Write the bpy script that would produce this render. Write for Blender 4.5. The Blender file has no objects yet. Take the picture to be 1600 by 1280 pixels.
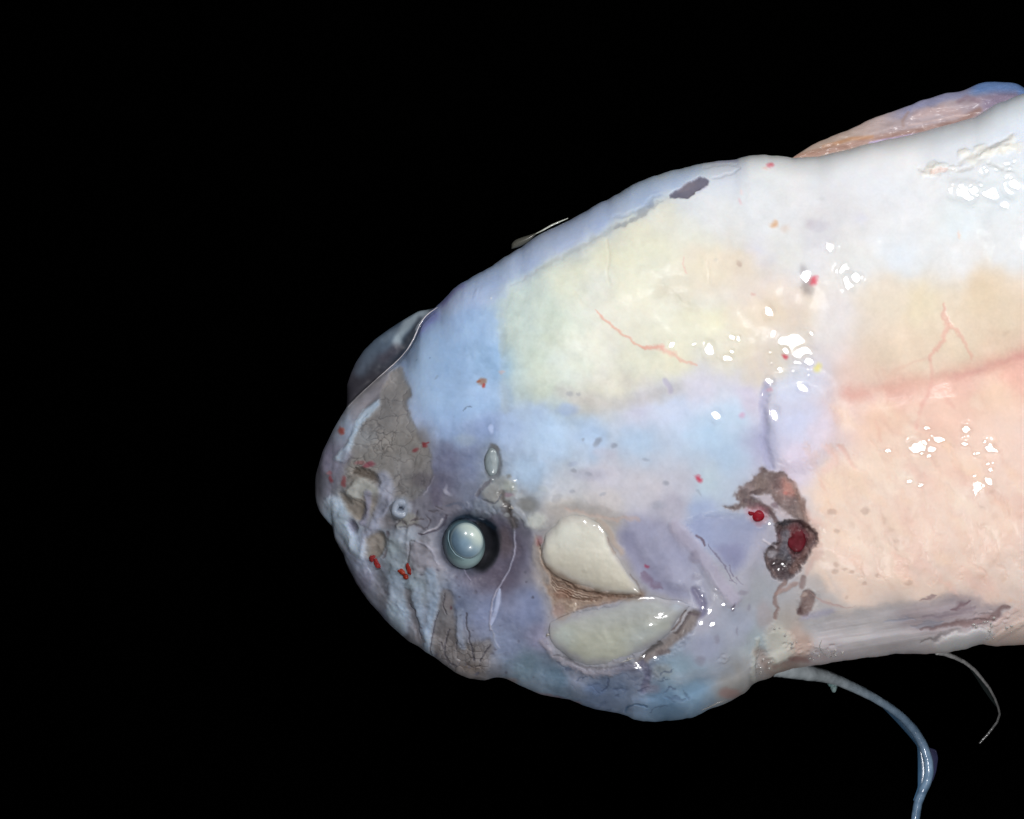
import bpy, math
import numpy as np

# ------------------------------------------------------------------ camera, light, exposure
S = 1e-4            # metres per drawing unit (the frame is 16 cm wide on the sheet)
DC = 9000.0         # camera height above the sheet, drawing units
scene = bpy.context.scene
world = bpy.data.worlds.new("World"); scene.world = world; world.use_nodes = True
world.node_tree.nodes['Background'].inputs[0].default_value = (0.0, 0.0, 0.0, 1)
world.node_tree.nodes['Background'].inputs[1].default_value = 0.0
cam_d = bpy.data.cameras.new('camera'); cam = bpy.data.objects.new('camera', cam_d)
scene.collection.objects.link(cam); scene.camera = cam
cam_d.sensor_width = 36.0; cam_d.lens = 36.0 * DC / 1600.0
cam_d.clip_start = 0.02; cam_d.clip_end = 20.0
cam.location = (0, 0, DC * S)
scene.view_settings.view_transform = 'Standard'; scene.view_settings.look = 'None'
scene.view_settings.exposure = 0.0; scene.view_settings.gamma = 1.0
scene.cycles.use_denoising = True
scene.cycles.max_bounces = 6


def P(px, py, z):
    f = (DC - z) / DC
    return (px - 800.0) * f * S, (640.0 - py) * f * S, z * S


LAMPS = [  # px, py, z, radius, level (reflected level of a white facing card at 1000 units)
    (1760, -120, 2050, 170, 2.30),
    (620, -380, 2500, 190, 1.85),
    (1350, 1900, 2300, 170, 1.60),
]


def lamp(px, py, z, r, level, name):
    d = bpy.data.lights.new(name, 'AREA'); d.shape = 'DISK'; d.size = 2 * r * S
    d.energy = 1.08 * level * math.pi ** 2 * (1000 * S) ** 2
    d.color = (1.0, 0.992, 1.0)
    o = bpy.data.objects.new(name, d); scene.collection.objects.link(o)
    x, y, zz = (px - 800) * S, (640 - py) * S, z * S
    o.location = (x, y, zz)
    tx, ty, tz = (1080 - 800) * S, (640 - 650) * S, 300 * S
    from mathutils import Vector
    o.rotation_euler = (Vector((tx - x, ty - y, tz - zz))).to_track_quat('-Z', 'Y').to_euler()


for i, L in enumerate(LAMPS):
    lamp(*L, 'studio_lamp')

# ------------------------------------------------------------------ numeric helpers
rng = np.random.RandomState(7)
_lat = rng.rand(16, 256, 256).astype(np.float64) * 2 - 1


def vnoise(x, y, scale, seed=0):
    x = x / scale + seed * 17.31; y = y / scale + seed * 5.77
    xi = np.floor(x).astype(int); yi = np.floor(y).astype(int)
    fx = x - xi; fy = y - yi
    fx = fx * fx * fx * (fx * (fx * 6 - 15) + 10); fy = fy * fy * fy * (fy * (fy * 6 - 15) + 10)
    T = _lat[seed % 16]
    a = T[xi & 255, yi & 255]; b = T[(xi + 1) & 255, yi & 255]
    c = T[xi & 255, (yi + 1) & 255]; d = T[(xi + 1) & 255, (yi + 1) & 255]
    return (a * (1 - fx) + b * fx) * (1 - fy) + (c * (1 - fx) + d * fx) * fy


def fbm(x, y, scale, seed=0, octaves=4, gain=0.5):
    s = 0; a = 1.0; t = 0
    for o in range(octaves):
        c, sn = math.cos(0.6 * o), math.sin(0.6 * o)
        s = s + a * vnoise(x * c - y * sn, x * sn + y * c, scale / 2 ** o, seed + o); t += a; a *= gain
    return s / t


def smooth(a, b, x):
    t = np.clip((x - a) / (b - a), 0, 1)
    return t * t * (3 - 2 * t)


def voronoi(x, y, scale, seed=3):
    gx = x / scale; gy = y / scale
    xi = np.floor(gx).astype(int); yi = np.floor(gy).astype(int)
    d1 = np.full(x.shape, 9.0); d2 = np.full(x.shape, 9.0); idv = np.zeros(x.shape)
    for dx in (-1, 0, 1):
        for dy in (-1, 0, 1):
            cx = xi + dx; cy = yi + dy
            jx = _lat[seed][cx & 255, cy & 255] * 0.45 + 0.5
            jy = _lat[seed + 1][cx & 255, cy & 255] * 0.45 + 0.5
            d = np.hypot(cx + jx - gx, cy + jy - gy)
            nearer = d < d1
            d2 = np.where(nearer, d1, np.minimum(d2, d))
            idv = np.where(nearer, _lat[seed + 2][cx & 255, cy & 255], idv)
            d1 = np.where(nearer, d, d1)
    return d1, d2 - d1, idv


def seg_dist(x, y, pts, closed=False):
    """distance to polyline and position (0..1) along it"""
    d = np.full(x.shape, 1e9); tt = np.zeros(x.shape)
    n = len(pts); m = n if closed else n - 1
    for i in range(m):
        ax, ay = pts[i]; bx, by = pts[(i + 1) % n]
        vx, vy = bx - ax, by - ay
        L = vx * vx + vy * vy + 1e-9
        t = np.clip(((x - ax) * vx + (y - ay) * vy) / L, 0, 1)
        dd = np.hypot(x - ax - t * vx, y - ay - t * vy)
        k = dd < d
        d = np.where(k, dd, d); tt = np.where(k, (i + t) / m, tt)
    return d, tt


def inside(x, y, pts):
    r = np.zeros(x.shape, bool); n = len(pts)
    for i in range(n):
        x1, y1 = pts[i]; x2, y2 = pts[(i + 1) % n]
        if y1 == y2: continue
        c = ((y1 > y) != (y2 > y)) & (x < (x2 - x1) * (y - y1) / (y2 - y1) + x1)
        r ^= c
    return r


def chaikin(pts, n=2, closed=True):
    pts = [tuple(map(float, p)) for p in pts]
    for _ in range(n):
        out = []
        m = len(pts)
        if not closed: out.append(pts[0])
        for i in range(m if closed else m - 1):
            a = pts[i]; b = pts[(i + 1) % m]
            out.append((a[0] * .75 + b[0] * .25, a[1] * .75 + b[1] * .25))
            out.append((a[0] * .25 + b[0] * .75, a[1] * .25 + b[1] * .75))
        if not closed: out.append(pts[-1])
        pts = out
    return pts


def srgb(c):
    c = np.asarray(c, float) / 255.0
    return np.where(c <= 0.04045, c / 12.92, ((c + 0.055) / 1.055) ** 2.4)


HS = 0.42


class Field:
    """paint (skin tint) and relief over points x, y"""
    def __init__(s, x, y):
        s.x = x; s.y = y
        s.C = None; s.H = np.zeros(x.shape); s.R = np.zeros(x.shape); s.W = np.ones(x.shape)
        s.wx = x + 4.6 * fbm(x, y, 19, 1, 4, .62); s.wy = y + 4.6 * fbm(x, y, 19, 5, 4, .62)

    def _box(s, pts, pad):
        xs = [p[0] for p in pts]; ys = [p[1] for p in pts]
        return np.nonzero((s.x > min(xs) - pad) & (s.x < max(xs) + pad) & (s.y > min(ys) - pad) & (s.y < max(ys) + pad))[0]

    def _put(s, i, m, col, alpha, h, rough=0):
        if col is not None:
            a = (m * alpha)[:, None]
            s.C[i] = s.C[i] * (1 - a) + np.asarray(col, float)[None] * a
        if h: s.H[i] += m * h * (HS if abs(h) < 11.5 else .8)
        if rough: s.R[i] += m * rough

    def poly(s, pts, col=None, alpha=1.0, edge=4.0, h=0.0, warp=1.0, rough=0, sm=2):
        pts = chaikin(pts, sm) if sm else pts
        i = s._box(pts, edge * 1.5 + 6 * warp)
        if not len(i): return
        x = s.x[i] + (s.wx[i] - s.x[i]) * warp; y = s.y[i] + (s.wy[i] - s.y[i]) * warp
        d, _ = seg_dist(x, y, pts, True)
        d = np.where(inside(x, y, pts), -d, d)
        m = smooth(edge, -edge, d)
        s._put(i, m, col, alpha, h, rough)

    def stroke(s, pts, w, col=None, alpha=1.0, h=0.0, soft=0.6, warp=1.0, taper=0.0, rough=0):
        pts = chaikin(pts, 2, False) if len(pts) > 2 else pts
        i = s._box(pts, w * 1.8 + 6 * warp)
        if not len(i): return
        x = s.x[i] + (s.wx[i] - s.x[i]) * warp; y = s.y[i] + (s.wy[i] - s.y[i]) * warp
        d, t = seg_dist(x, y, pts)
        ww = w / 2 * (1 - taper * np.abs(2 * t - 1) ** 2)
        m = smooth(1 + soft, 1 - soft, d / np.maximum(ww, .3))
        s._put(i, m, col, alpha, h, rough)

    def spot(s, cx, cy, rx, ry=None, col=None, alpha=1.0, h=0.0, ang=0.0, soft=0.5, warp=1.0, rough=0):
        ry = ry or rx
        R = max(rx, ry) * (1 + soft) + 5
        i = s._box([(cx, cy)], R)
        if not len(i): return
        x = s.x[i] + (s.wx[i] - s.x[i]) * warp - cx; y = s.y[i] + (s.wy[i] - s.y[i]) * warp - cy
        c, sn = math.cos(ang), math.sin(ang)
        d = np.hypot((x * c + y * sn) / rx, (-x * sn + y * c) / ry)
        s._put(i, smooth(1 + soft, 1 - soft, d), col, alpha, h, rough)

    def grain(s, pts, camp, hamp, scale, edge=5, seed=3, tone=(1, .95, .9)):
        i = s._box(pts, edge + 4)
        if not len(i): return
        d, _ = seg_dist(s.wx[i], s.wy[i], pts, True)
        m = smooth(-edge, edge, np.where(inside(s.wx[i], s.wy[i], pts), d, -d))
        n = fbm(s.x[i], s.y[i], scale, seed, 4, .65)
        n2 = -np.abs(fbm(s.x[i], s.y[i], scale * 1.3, seed + 4, 4, .6)) + .15
        s.C[i] += (m * (n * camp + n2 * camp * 1.2))[:, None] * np.array(tone)
        s.H[i] += m * (n + n2 * 1.5) * hamp

    def bead(s, cx, cy, r, h, asp=1.0, ang=0.0):
        """a small wet facet added to glint, tipped at whichever lamp needs the least tilt"""
        i = s._box([(cx, cy)], r * 3 * max(asp, 1))
        if not len(i): return
        x = s.wx[i] * .5 + s.x[i] * .5 - cx; y = s.wy[i] * .5 + s.y[i] * .5 - cy
        c, sn = math.cos(ang), math.sin(ang)
        q = ((x * c + y * sn) ** 2 + ((-x * sn + y * c) / asp) ** 2) / (r * r)
        w = np.exp(-q ** 2 * .6)
        p = np.array([cx, cx + 6, cx - 6, cx, cx], float); v = np.array([cy, cy, cy, cy + 6, cy - 6], float)
        z = zbase(p, v); zx = (z[1] - z[2]) / 12; zy = (z[3] - z[4]) / 12
        best = None
        for (lx, ly, lz, _r, _l) in LAMPS:
            L = np.array([lx - cx, ly - cy, lz - z[0]]); L /= np.linalg.norm(L)
            V = np.array([800 - cx, 640 - cy, DC - z[0]]); V /= np.linalg.norm(V)
            n = L + V
            g = (-n[0] / n[2] - zx, -n[1] / n[2] - zy)
            if best is None or math.hypot(*g) < math.hypot(*best): best = g
        gm = math.hypot(*best); k = min(1.0, .3 / (gm + 1e-6))
        best = (best[0] * k, best[1] * k)
        m = (s.H[i] * w).sum() / (w.sum() + 1e-9)
        s.H[i] = s.H[i] * (1 - w) + (m + best[0] * (s.x[i] - cx) + best[1] * (s.y[i] - cy) + .03 * h * (1 - np.minimum(q, 1))) * w
        s.R[i] -= 0.12 * w


# ------------------------------------------------------------------ outline of the fish
TOP = [(492,765),(493,745),(498,728),(505,705),(515,685),(527,662),(538,645),(545,632),(560,618),(590,590),(622,563),(636,546),(648,524),
 (658,502),(672,487),(690,472),(703,458),(712,450),(725,440),(742,431),(760,420),(778,410),(800,394),(815,386),(830,375),(850,363),(880,349),
 (910,332),(950,312),(985,290),(1020,276),(1060,264),(1100,255),(1125,252),(1150,250),(1170,243),(1195,241),(1215,244),(1240,247),(1280,245),(1320,235),(1361,224),
 (1422,211),(1450,204),(1483,195),(1524,183),(1554,164),(1575,155),(1600,147),(1700,120),(1900,105),(2200,160),(2600,330),(2900,520),(2990,600)]
BOT = [(492,765),(494,785),(500,800),(510,812),(519,824),(523,842),(535,865),(545,890),(555,910),(570,932),(590,955),(605,972),(620,986),
 (640,1003),(660,1015),(680,1028),(700,1043),(715,1053),(735,1061),(758,1063),(768,1060),(778,1058),(790,1060),(810,1070),(830,1079),(845,1086),(860,1089),
 (890,1093),(910,1101),(930,1108),(960,1114),(980,1117),(990,1124),(1005,1127),(1050,1127),(1080,1122),(1110,1108),(1140,1096),(1165,1082),
 (1175,1070),(1185,1064),(1200,1060),(1215,1052),(1240,1045),(1270,1040),(1300,1036),(1340,1030),(1400,1022),(1460,1022),(1480,1020),
 (1510,1014),(1535,1007),(1560,1010),(1600,1008),(1700,1000),(1900,980),(2200,930),(2600,780),(2900,640),(2990,600)]
ZC = 232.0
_w = np.linspace(0, math.sqrt(2990 - 492), 6000)


def _prof(pts):
    w = np.sqrt(np.array([p[0] for p in pts]) - 492.0); y = np.array([p[1] for p in pts], float)
    v = np.interp(_w, w, y)
    # smooth about 3 units of arc
    k = np.hanning(27); k /= k.sum()
    vv = np.convolve(np.pad(v, 13, mode='reflect', reflect_type='odd'), k, 'valid')
    return vv


_top = _prof(TOP); _bot = _prof(BOT)
_hh = (_bot - _top) / 2
_R = 0.46 * _hh
_kk = np.hanning(301); _kk /= _kk.sum()
_mR = smooth(1.5, 9.0, _w)
_R = _mR * np.convolve(np.pad(_R, 150, mode='reflect', reflect_type='odd'), _kk, 'valid') + (1 - _mR) * _R
_R = np.maximum(_R, 0.3 * _hh)


def prof(x):
    w = np.sqrt(np.maximum(x - 492.0, 0))
    return np.interp(w, _w, _top), np.interp(w, _w, _bot), np.interp(w, _w, _R)


_k4 = np.hanning(421); _k4 /= _k4.sum()


def _slow(v):
    q = np.convolve(np.pad(v, 210, mode='reflect', reflect_type='odd'), _k4, 'valid')
    m = smooth(3.0, 7.0, _w)
    return v * (1 - m) + q * m


_ts = _slow(_top); _bs = _slow(_bot)


def slow_prof(x):
    w = np.sqrt(np.maximum(x - 492.0, 0))
    return np.interp(w, _w, _ts), np.interp(w, _w, _bs)


def ueff(x, y):
    t, b, R = prof(x); ts, bs = slow_prof(x)
    u = (y - (t + b) / 2) / np.maximum((b - t) / 2, 1e-3)
    us = (y - (ts + bs) / 2) / np.maximum((bs - ts) / 2, 1e-3)
    w = smooth(.62, .97, np.abs(u))
    return us * (1 - w) + u * w, R


def zbase(x, y):
    u, R = ueff(x, y)
    return ZC + R * np.clip(1 - u * u, 0.0, 1) ** 0.29


def light_at(x, y):
    """smooth estimate of how strongly the two lamps light the skin, used to turn seen tints into skin albedo"""
    e = 0
    z = zbase(x, y)
    d = 30.0
    nx = -(zbase(x + d, y) - zbase(x - d, y)) / (2 * d); ny = -(zbase(x, y + d) - zbase(x, y - d)) / (2 * d)
    nx = np.clip(nx, -1.2, 1.2) * 0.92; ny = np.clip(ny, -1.2, 1.2) * 0.92
    nl = np.sqrt(nx * nx + ny * ny + 1)
    for (lx, ly, lz, r, lev) in LAMPS:
        vx, vy, vz = lx - x, ly - y, lz - z
        D2 = vx * vx + vy * vy + vz * vz; D = np.sqrt(D2)
        cs = np.maximum((vx * nx + vy * ny + vz) / (nl * D), 0.05)
        ax, ay, az = lx - 1080, ly - 650, lz - 300
        ca = (vx * ax + vy * ay + vz * az) / (D * math.sqrt(ax * ax + ay * ay + az * az))
        e = e + lev * 1e6 / D2 * cs * np.maximum(ca, 0)
    return e

# ------------------------------------------------------------------ skin tints as seen, with some crease shade left in
ANCH = """1200 262 225 228 228|1130 262 205 210 220|1060 285 190 205 220|1000 310 172 193 220|940 335 172 188 222|880 365 172 186 220|820 400 165 182 215|770 440 148 168 204|730 450 132 152 190|700 480 115 128 170|680 505 118 132 178|665 540 125 150 192|700 560 148 178 214|740 520 148 180 215|765 560 152 188 220|700 620 160 185 216|760 620 165 190 218|660 650 160 180 215|700 670 150 172 206|760 670 135 155 192|700 720 110 115 142|740 720 115 126 156|690 760 94 94 114|640 760 105 104 114|740 770 105 112 132
800 460 205 220 215|800 520 200 215 214|850 480 214 225 216|900 440 222 227 213|960 400 228 230 212|1000 360 225 226 210|1040 330 230 230 222|850 560 208 220 208|900 560 222 229 216|950 520 234 237 228|1000 480 236 234 216|1000 560 229 231 212|1050 560 226 223 205|1050 450 234 232 216|1100 430 233 226 206|1150 420 232 222 208|1100 500 233 231 214|1170 500 232 223 205|1200 480 235 222 205|1150 560 230 226 210|1190 570 224 214 200|1250 480 230 218 206|1300 500 228 223 223|850 610 203 213 203|930 625 198 198 193|980 600 214 214 198
1080 330 228 232 236|1130 340 232 234 235|1180 340 232 234 236|1250 280 236 237 239|1300 330 229 229 232|1350 280 236 238 242|1420 300 237 239 242|1500 350 233 240 243|1580 300 236 242 245|1580 200 230 237 246|1500 215 232 236 242|1400 400 230 236 242|1500 410 234 235 236|1580 390 233 236 238|1340 420 232 232 230|1200 390 233 233 234|1250 400 231 231 233
1380 460 232 222 208|1440 480 235 225 200|1540 460 230 212 188|1400 540 235 217 200|1440 540 232 214 198|1500 530 230 215 198|1580 500 232 214 193|1580 540 230 204 186|1350 600 231 205 194|1400 612 236 196 184|1500 600 236 192 176|1590 575 234 186 170|1560 615 242 212 190|1380 650 241 208 186|1480 640 241 206 190|1580 680 245 220 208|1400 720 239 220 204|1500 740 246 226 212|1320 760 240 222 204|1350 820 236 218 202|1450 820 240 218 204|1560 820 238 215 202|1300 860 226 209 196|1400 880 228 208 192|1500 880 228 208 196|1580 900 222 205 195|1350 930 216 199 188|1450 920 213 196 185|1560 950 208 190 180
1280 980 165 165 168|1350 980 160 158 158|1420 980 150 145 148|1500 960 145 130 135|1560 980 190 170 165|1500 1000 175 172 172|1580 990 175 158 150|1300 1025 125 115 118|1400 1010 140 135 138
840 640 180 200 226|860 680 188 212 238|920 680 182 204 230|800 680 168 190 222|830 740 170 194 220|1000 640 205 205 220|1000 680 186 206 228|1060 640 206 218 238|1100 600 215 215 230|1100 680 190 212 234|1140 640 206 222 240|1130 710 180 200 222|1170 620 210 205 222|1190 690 178 180 206|1240 600 216 220 238|1250 660 212 216 238|1290 660 223 215 230|1250 720 222 212 228|1315 640 232 206 200|880 760 190 195 205|950 740 196 195 206|1000 760 200 198 206|1060 760 195 195 206|1100 760 190 205 216|950 790 202 197 197|880 790 198 195 192|1050 795 180 178 192|1100 805 165 178 206|1130 920 165 165 175|1180 850 165 165 180|1180 930 155 158 165|1100 960 165 165 178|1100 1010 150 155 175|1150 980 155 160 175|1180 1000 150 160 165|1220 990 165 160 155|1250 1000 175 158 150|1220 1040 128 118 113|1150 1060 130 130 130|1080 1080 103 128 150|1040 1110 88 110 132|950 1080 84 96 116|880 1060 80 98 114|1000 1050 108 114 130|1060 1050 130 150 165|1040 870 142 143 168|1000 840 156 156 180
560 680 115 130 150|520 720 92 92 110|505 760 80 80 90|600 650 124 119 118|600 620 108 103 103|560 740 122 117 112|600 700 125 118 112|640 700 115 112 114|570 790 115 109 104|525 800 115 130 145|550 840 118 128 144|560 880 104 110 125|560 900 95 95 110|600 930 92 94 104|640 920 122 136 148|620 880 130 140 146|660 870 128 128 138|620 960 120 134 150|600 975 84 84 100|650 1000 94 94 100|680 960 122 132 148|700 1000 100 98 102|720 940 104 114 140|760 950 118 128 160|820 950 118 128 160|800 1000 118 128 155|740 1040 100 95 95|850 1000 130 130 155|900 1050 108 113 128|780 900 94 89 108|810 860 100 100 120|820 800 142 147 155|780 760 130 138 146|700 800 106 104 116|860 890 150 140 135|930 830 185 182 170|830 1040 92 110 124"""
ANCH = np.array([[float(v) for v in t.split()] for t in ANCH.replace('\n', '|').split('|')])
GX = np.arange(480, 1640, 5.0); GY = np.arange(120, 1140, 5.0)


def _base_grid():
    gx, gy = np.meshgrid(GX, GY, indexing='ij')
    num = np.zeros(gx.shape + (3,)); den = np.zeros(gx.shape)
    for a in ANCH:
        d2 = (gx - a[0]) ** 2 + (gy - a[1]) ** 2 + 90.0
        w = d2 ** -1.7
        num += w[..., None] * a[2:5]; den += w
    return num / den[..., None]


_BG = _base_grid()


def base_col(x, y):
    u = np.clip((x - GX[0]) / 5, 0, len(GX) - 1.001); v = np.clip((y - GY[0]) / 5, 0, len(GY) - 1.001)
    i = u.astype(int); j = v.astype(int); fu = (u - i)[:, None]; fv = (v - j)[:, None]
    return (_BG[i, j] * (1 - fu) + _BG[i + 1, j] * fu) * (1 - fv) + (_BG[i, j + 1] * (1 - fu) + _BG[i + 1, j + 1] * fu) * fv


UA = [(846,868),(847,850),(852,834),(866,822),(876,809),(892,803),(914,806),(934,815),(945,830),(950,845),(958,860),(971,878),(984,900),(996,915),(1002,928)]
UB = [(846,868),(853,884),(864,895),(878,904),(896,912),(918,919),(940,926),(962,929),(984,931),(996,931),(1002,928)]
LA = [(857,984),(860,973),(872,966),(892,959),(922,952),(950,943),(975,935),(995,931),(1024,931),(1044,938),(1060,938),(1078,946)]
LB = [(857,984),(860,1000),(870,1014),(890,1029),(915,1039),(948,1042),(978,1033),(1003,1021),(1023,1006),(1046,989),(1062,966),(1078,946)]
EYE = (729.0, 848.0)
GLINTS = [(1246,540,13,7),(1256,553,11,5),(1263,566,6,4),(1105,540,7,5),(1108,549,7,4),(1136,560,6,4),(1201,488,6,4),(1050,540,4,2.5),(1143,528,4,2.5),
 (1152,530,3,2),(1221,534,4,2.5),(1228,549,4,2.5),(1200,597,6,4),(1254,607,6,4),(1208,648,7,5),(1119,650,6,4),(1259,430,7,6),(1320,426,9,7),(1328,440,9,6),(1338,434,7,6),
 (1298,386,8,7),(1427,688,9,7),(1436,696,9,6),(1430,700,8,5),(1455,702,6,4),(1468,686,7,4),(1510,671,6,4),(1547,699,6,4),(1557,705,4,3),(1545,750,6,4),(1530,758,5,3),(1439,758,4,3),
 (1420,752,4,2.5),(1388,704,4,2.5),(1449,668,4,2.5),(1508,693,4,2.5),(1540,690,3,2),(1490,297,8,7),(1503,297,8,7),(1516,300,9,8),(1524,296,7,6),(1550,300,12,9),(1562,305,10,8),(1578,291,10,8),(1588,288,8,7),(1575,275,6,5),
 (1534,264,6,5),(1568,318,7,6),(899,944,2,1.5),(899,971,2,1.5)]


def paint(F):
    x, y = F.x, F.y
    wx = x + 14 * fbm(x, y, 60, 2, 3) + 4 * fbm(x, y, 14, 8, 2); wy = y + 14 * fbm(x, y, 60, 9, 3) + 4 * fbm(x, y, 14, 12, 2)
    F.C = base_col(wx, wy)
    right = smooth(700, 1000, x)
    # large soft relief
    F.H += 5.0 * fbm(x, y, 95, 3, 3) + (.4 - .2 * right) * fbm(x, y, 24, 6, 2)
    F.poly([(795,470),(830,430),(900,395),(1000,345),(1080,320),(1180,400),(1290,470),(1300,540),(1200,590),(1060,590),(980,620),(900,650),(820,625),(790,570)], h=11, edge=45, warp=.5)
    F.poly([(640,520),(700,480),(780,470),(790,620),(740,690),(660,660),(640,600)], h=7, edge=25, warp=.5)
    F.poly([(1200,600),(1240,585),(1290,590),(1310,640),(1300,700),(1250,738),(1205,720),(1198,660)], h=12, edge=16, warp=.6)
    F.poly([(1310,640),(1450,620),(1610,590),(1610,900),(1450,920),(1290,930),(1270,830),(1260,760)], h=7, edge=30, warp=.5)
    F.stroke([(1310,630),(1400,612),(1500,592),(1610,560)], 30, h=-7, soft=.9)
    F.stroke([(1196,600),(1192,650),(1196,700),(1205,730)], 11, (172,172,202), .6, -6, soft=.8)
    # border between blue strip and cream hood
    F.stroke([(790,640),(786,590),(788,520),(784,478),(800,452),(840,424),(900,395),(950,362),(1000,335),(1030,312),(1050,302)], 12, (178,188,192), .35, -.8, soft=.95, warp=1.6)
    F.stroke([(800,448),(850,418),(900,391),(950,362),(1000,337),(1035,314)], 7, (158,164,170), .4, -.4, soft=.98, taper=.7, warp=1.8)
    F.stroke([(960,340),(985,335),(1005,325),(1030,305)], 5, (140,150,165), .35, -1.5, soft=.9)
    for (px, py, r) in [(975,352,6),(990,343,5),(1003,333,7),(1016,322,5),(965,356,4),(1025,302,4)]:
        F.spot(px, py, r * 1.4, r * .7, (132,140,155), .55, -.6, ang=-.5)
    # cream region mottling
    m = smooth(780, 860, x) * smooth(1330, 1200, x) * smooth(330, 420, y) * smooth(640, 560, y)
    nn = fbm(x, y, 60, 11, 4)
    F.C += (m * nn)[:, None] * np.array([9, 7, -14.0])
    for pts, w, a in [([(950,375),(955,400),(948,425),(955,445)],4,.3),([(1055,470),(1075,478),(1090,488)],9,.25),([(1040,450),(1060,470)],8,.2),([(900,460),(915,480)],6,.2),([(1105,412),(1110,440)],5,.2),([(1120,560),(1180,545)],12,.2)]:
        F.stroke(pts, w, (205,195,170), a, -1, soft=.9)
    for al, ed in ((.35, 12), (.3, 30)):
        F.poly([(783,545),(795,525),(788,498),(799,462),(812,446),(845,425),(900,397),(950,366),(1000,340),(1040,322),(1090,345),(1130,400),(1190,440),(1190,560),(1120,572),(1085,575),(1060,592),(1010,602),(975,622),(935,628),(880,622),(830,622),(806,628),(796,596),(799,572)],
               None, 1, edge=ed, h=.1)
        i = F._box([(780,320),(1200,640)], 0)
        d, _ = seg_dist(F.wx[i], F.wy[i], [(783,545),(795,525),(788,498),(799,462),(812,446),(845,425),(900,397),(950,366),(1000,340),(1040,322),(1090,345),(1130,400),(1190,440),(1190,560),(1120,572),(1085,575),(1060,592),(1010,602),(975,622),(935,628),(880,622),(830,622),(806,628),(796,596),(799,572)], True)
        ins = inside(F.wx[i], F.wy[i], [(783,545),(795,525),(788,498),(799,462),(812,446),(845,425),(900,397),(950,366),(1000,340),(1040,322),(1090,345),(1130,400),(1190,440),(1190,560),(1120,572),(1085,575),(1060,592),(1010,602),(975,622),(935,628),(880,622),(830,622),(806,628),(796,596),(799,572)])
        mm = smooth(-ed, ed, np.where(ins, d, -d)) * smooth(1190, 1060, x[i]) * al
        tx = smooth(800, 960, x[i])[:, None]; cc = np.array([209, 220, 207.0]) * (1 - tx) + np.array([235, 233, 214.0]) * tx
        F.C[i] = F.C[i] * (1 - mm[:, None]) + cc * mm[:, None]
    F.poly([(684,484),(703,462),(742,434),(778,412),(830,378),(880,352),(950,315),(1020,279),(1090,262),(1100,268),(1060,292),(1030,310),(990,328),(940,352),(890,382),(840,412),(800,440),(784,475),(740,486),(700,500)], (176,191,219), .65, edge=9, warp=1.6)
    F.poly([(640,575),(652,535),(672,505),(705,484),(783,480),(786,540),(780,600),(772,650),(700,662),(655,652),(644,610)], (157,184,216), .7, edge=14, warp=1.6)
    for (px, py, rx, ry, c, a) in [(1130,430,60,26,(234,220,200),.5),(1200,480,50,30,(236,220,198),.5),(1050,460,26,14,(222,214,194),.4),(1100,405,40,14,(236,222,206),.4),(1180,550,40,18,(228,216,198),.4),(960,500,60,34,(240,240,228),.45),(1060,520,40,20,(238,236,218),.4),(880,500,34,20,(214,224,210),.4),(1010,400,40,22,(232,232,206),.35),(1030,640,70,26,(206,214,236),.35),(1000,605,60,14,(214,208,206),.4),(1100,610,50,16,(222,220,232),.5)]:
        F.spot(px, py, rx, ry, c, a, .4, ang=.2 * math.sin(px), soft=.9, warp=3.5)
    # red veins in the cream part
    F.stroke([(932,487),(945,499),(958,510),(972,520),(985,530),(1000,540),(1018,543),(1036,546)], 5.0, (234,184,168), .8, .4, soft=.95, taper=.7, warp=1.6)
    F.stroke([(1000,541),(1015,543),(1035,545),(1048,550),(1062,560),(1078,570),(1090,576)], 6, (234,184,168), .65, .4, soft=.95, taper=.7, warp=1.6)
    F.stroke([(1070,402),(1068,415),(1075,430)], 2.5, (235,190,180), .5)
    # tinted islands below the cream part
    F.stroke([(880,612),(910,625),(960,632),(1020,622),(1060,605)], 20, (196,192,190), .5, soft=.9)
    F.stroke([(1040,595),(1048,612)], 9, (188,182,205), .6, -1)
    F.spot(889, 640, 16, 9, (160,182,220), .5)
    F.spot(920, 742, 26, 9, (172,174,190), .6, soft=.6)
    F.spot(895, 725, 7, 4, (160,172,196), .5)
    for (px, py, rx, ry, a, al) in [(934,693,8,4,-.9,.6),(960,696,6,3.5,.1,.55),(897,736,4,3.5,0,.5),(912,687,3,3,0,.4),(1041,757,5,4,-.6,.5),(920,742,5,3,0,.3),(1010,720,5,3,0,.3),(892,768,4,3,0,.35),(942,772,5,3,-.5,.35),(892,617,5,4,0,.3),(871,778,7,6,0,.3),(1092,770,5,2,.5,.3),(1030,790,10,7,0,.25),(905,617,3,3,0,.3)]:
        F.spot(px, py, rx, ry, (135,140,155), al, -.6, ang=a)
    F.poly([(1090,640),(1160,632),(1170,690),(1110,700),(1075,680)], (192,216,236), .35, edge=18)
    F.poly([(820,650),(890,655),(890,710),(830,715)], (190,214,240), .4, edge=16)
    F.poly([(925,700),(965,702),(962,716),(928,716)], (186,186,200), .5, edge=7)
    # spots and vessels right
    F.poly([(1250,345),(1290,335),(1310,365),(1290,395),(1262,385)], (220,220,226), .4, edge=14)
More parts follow.
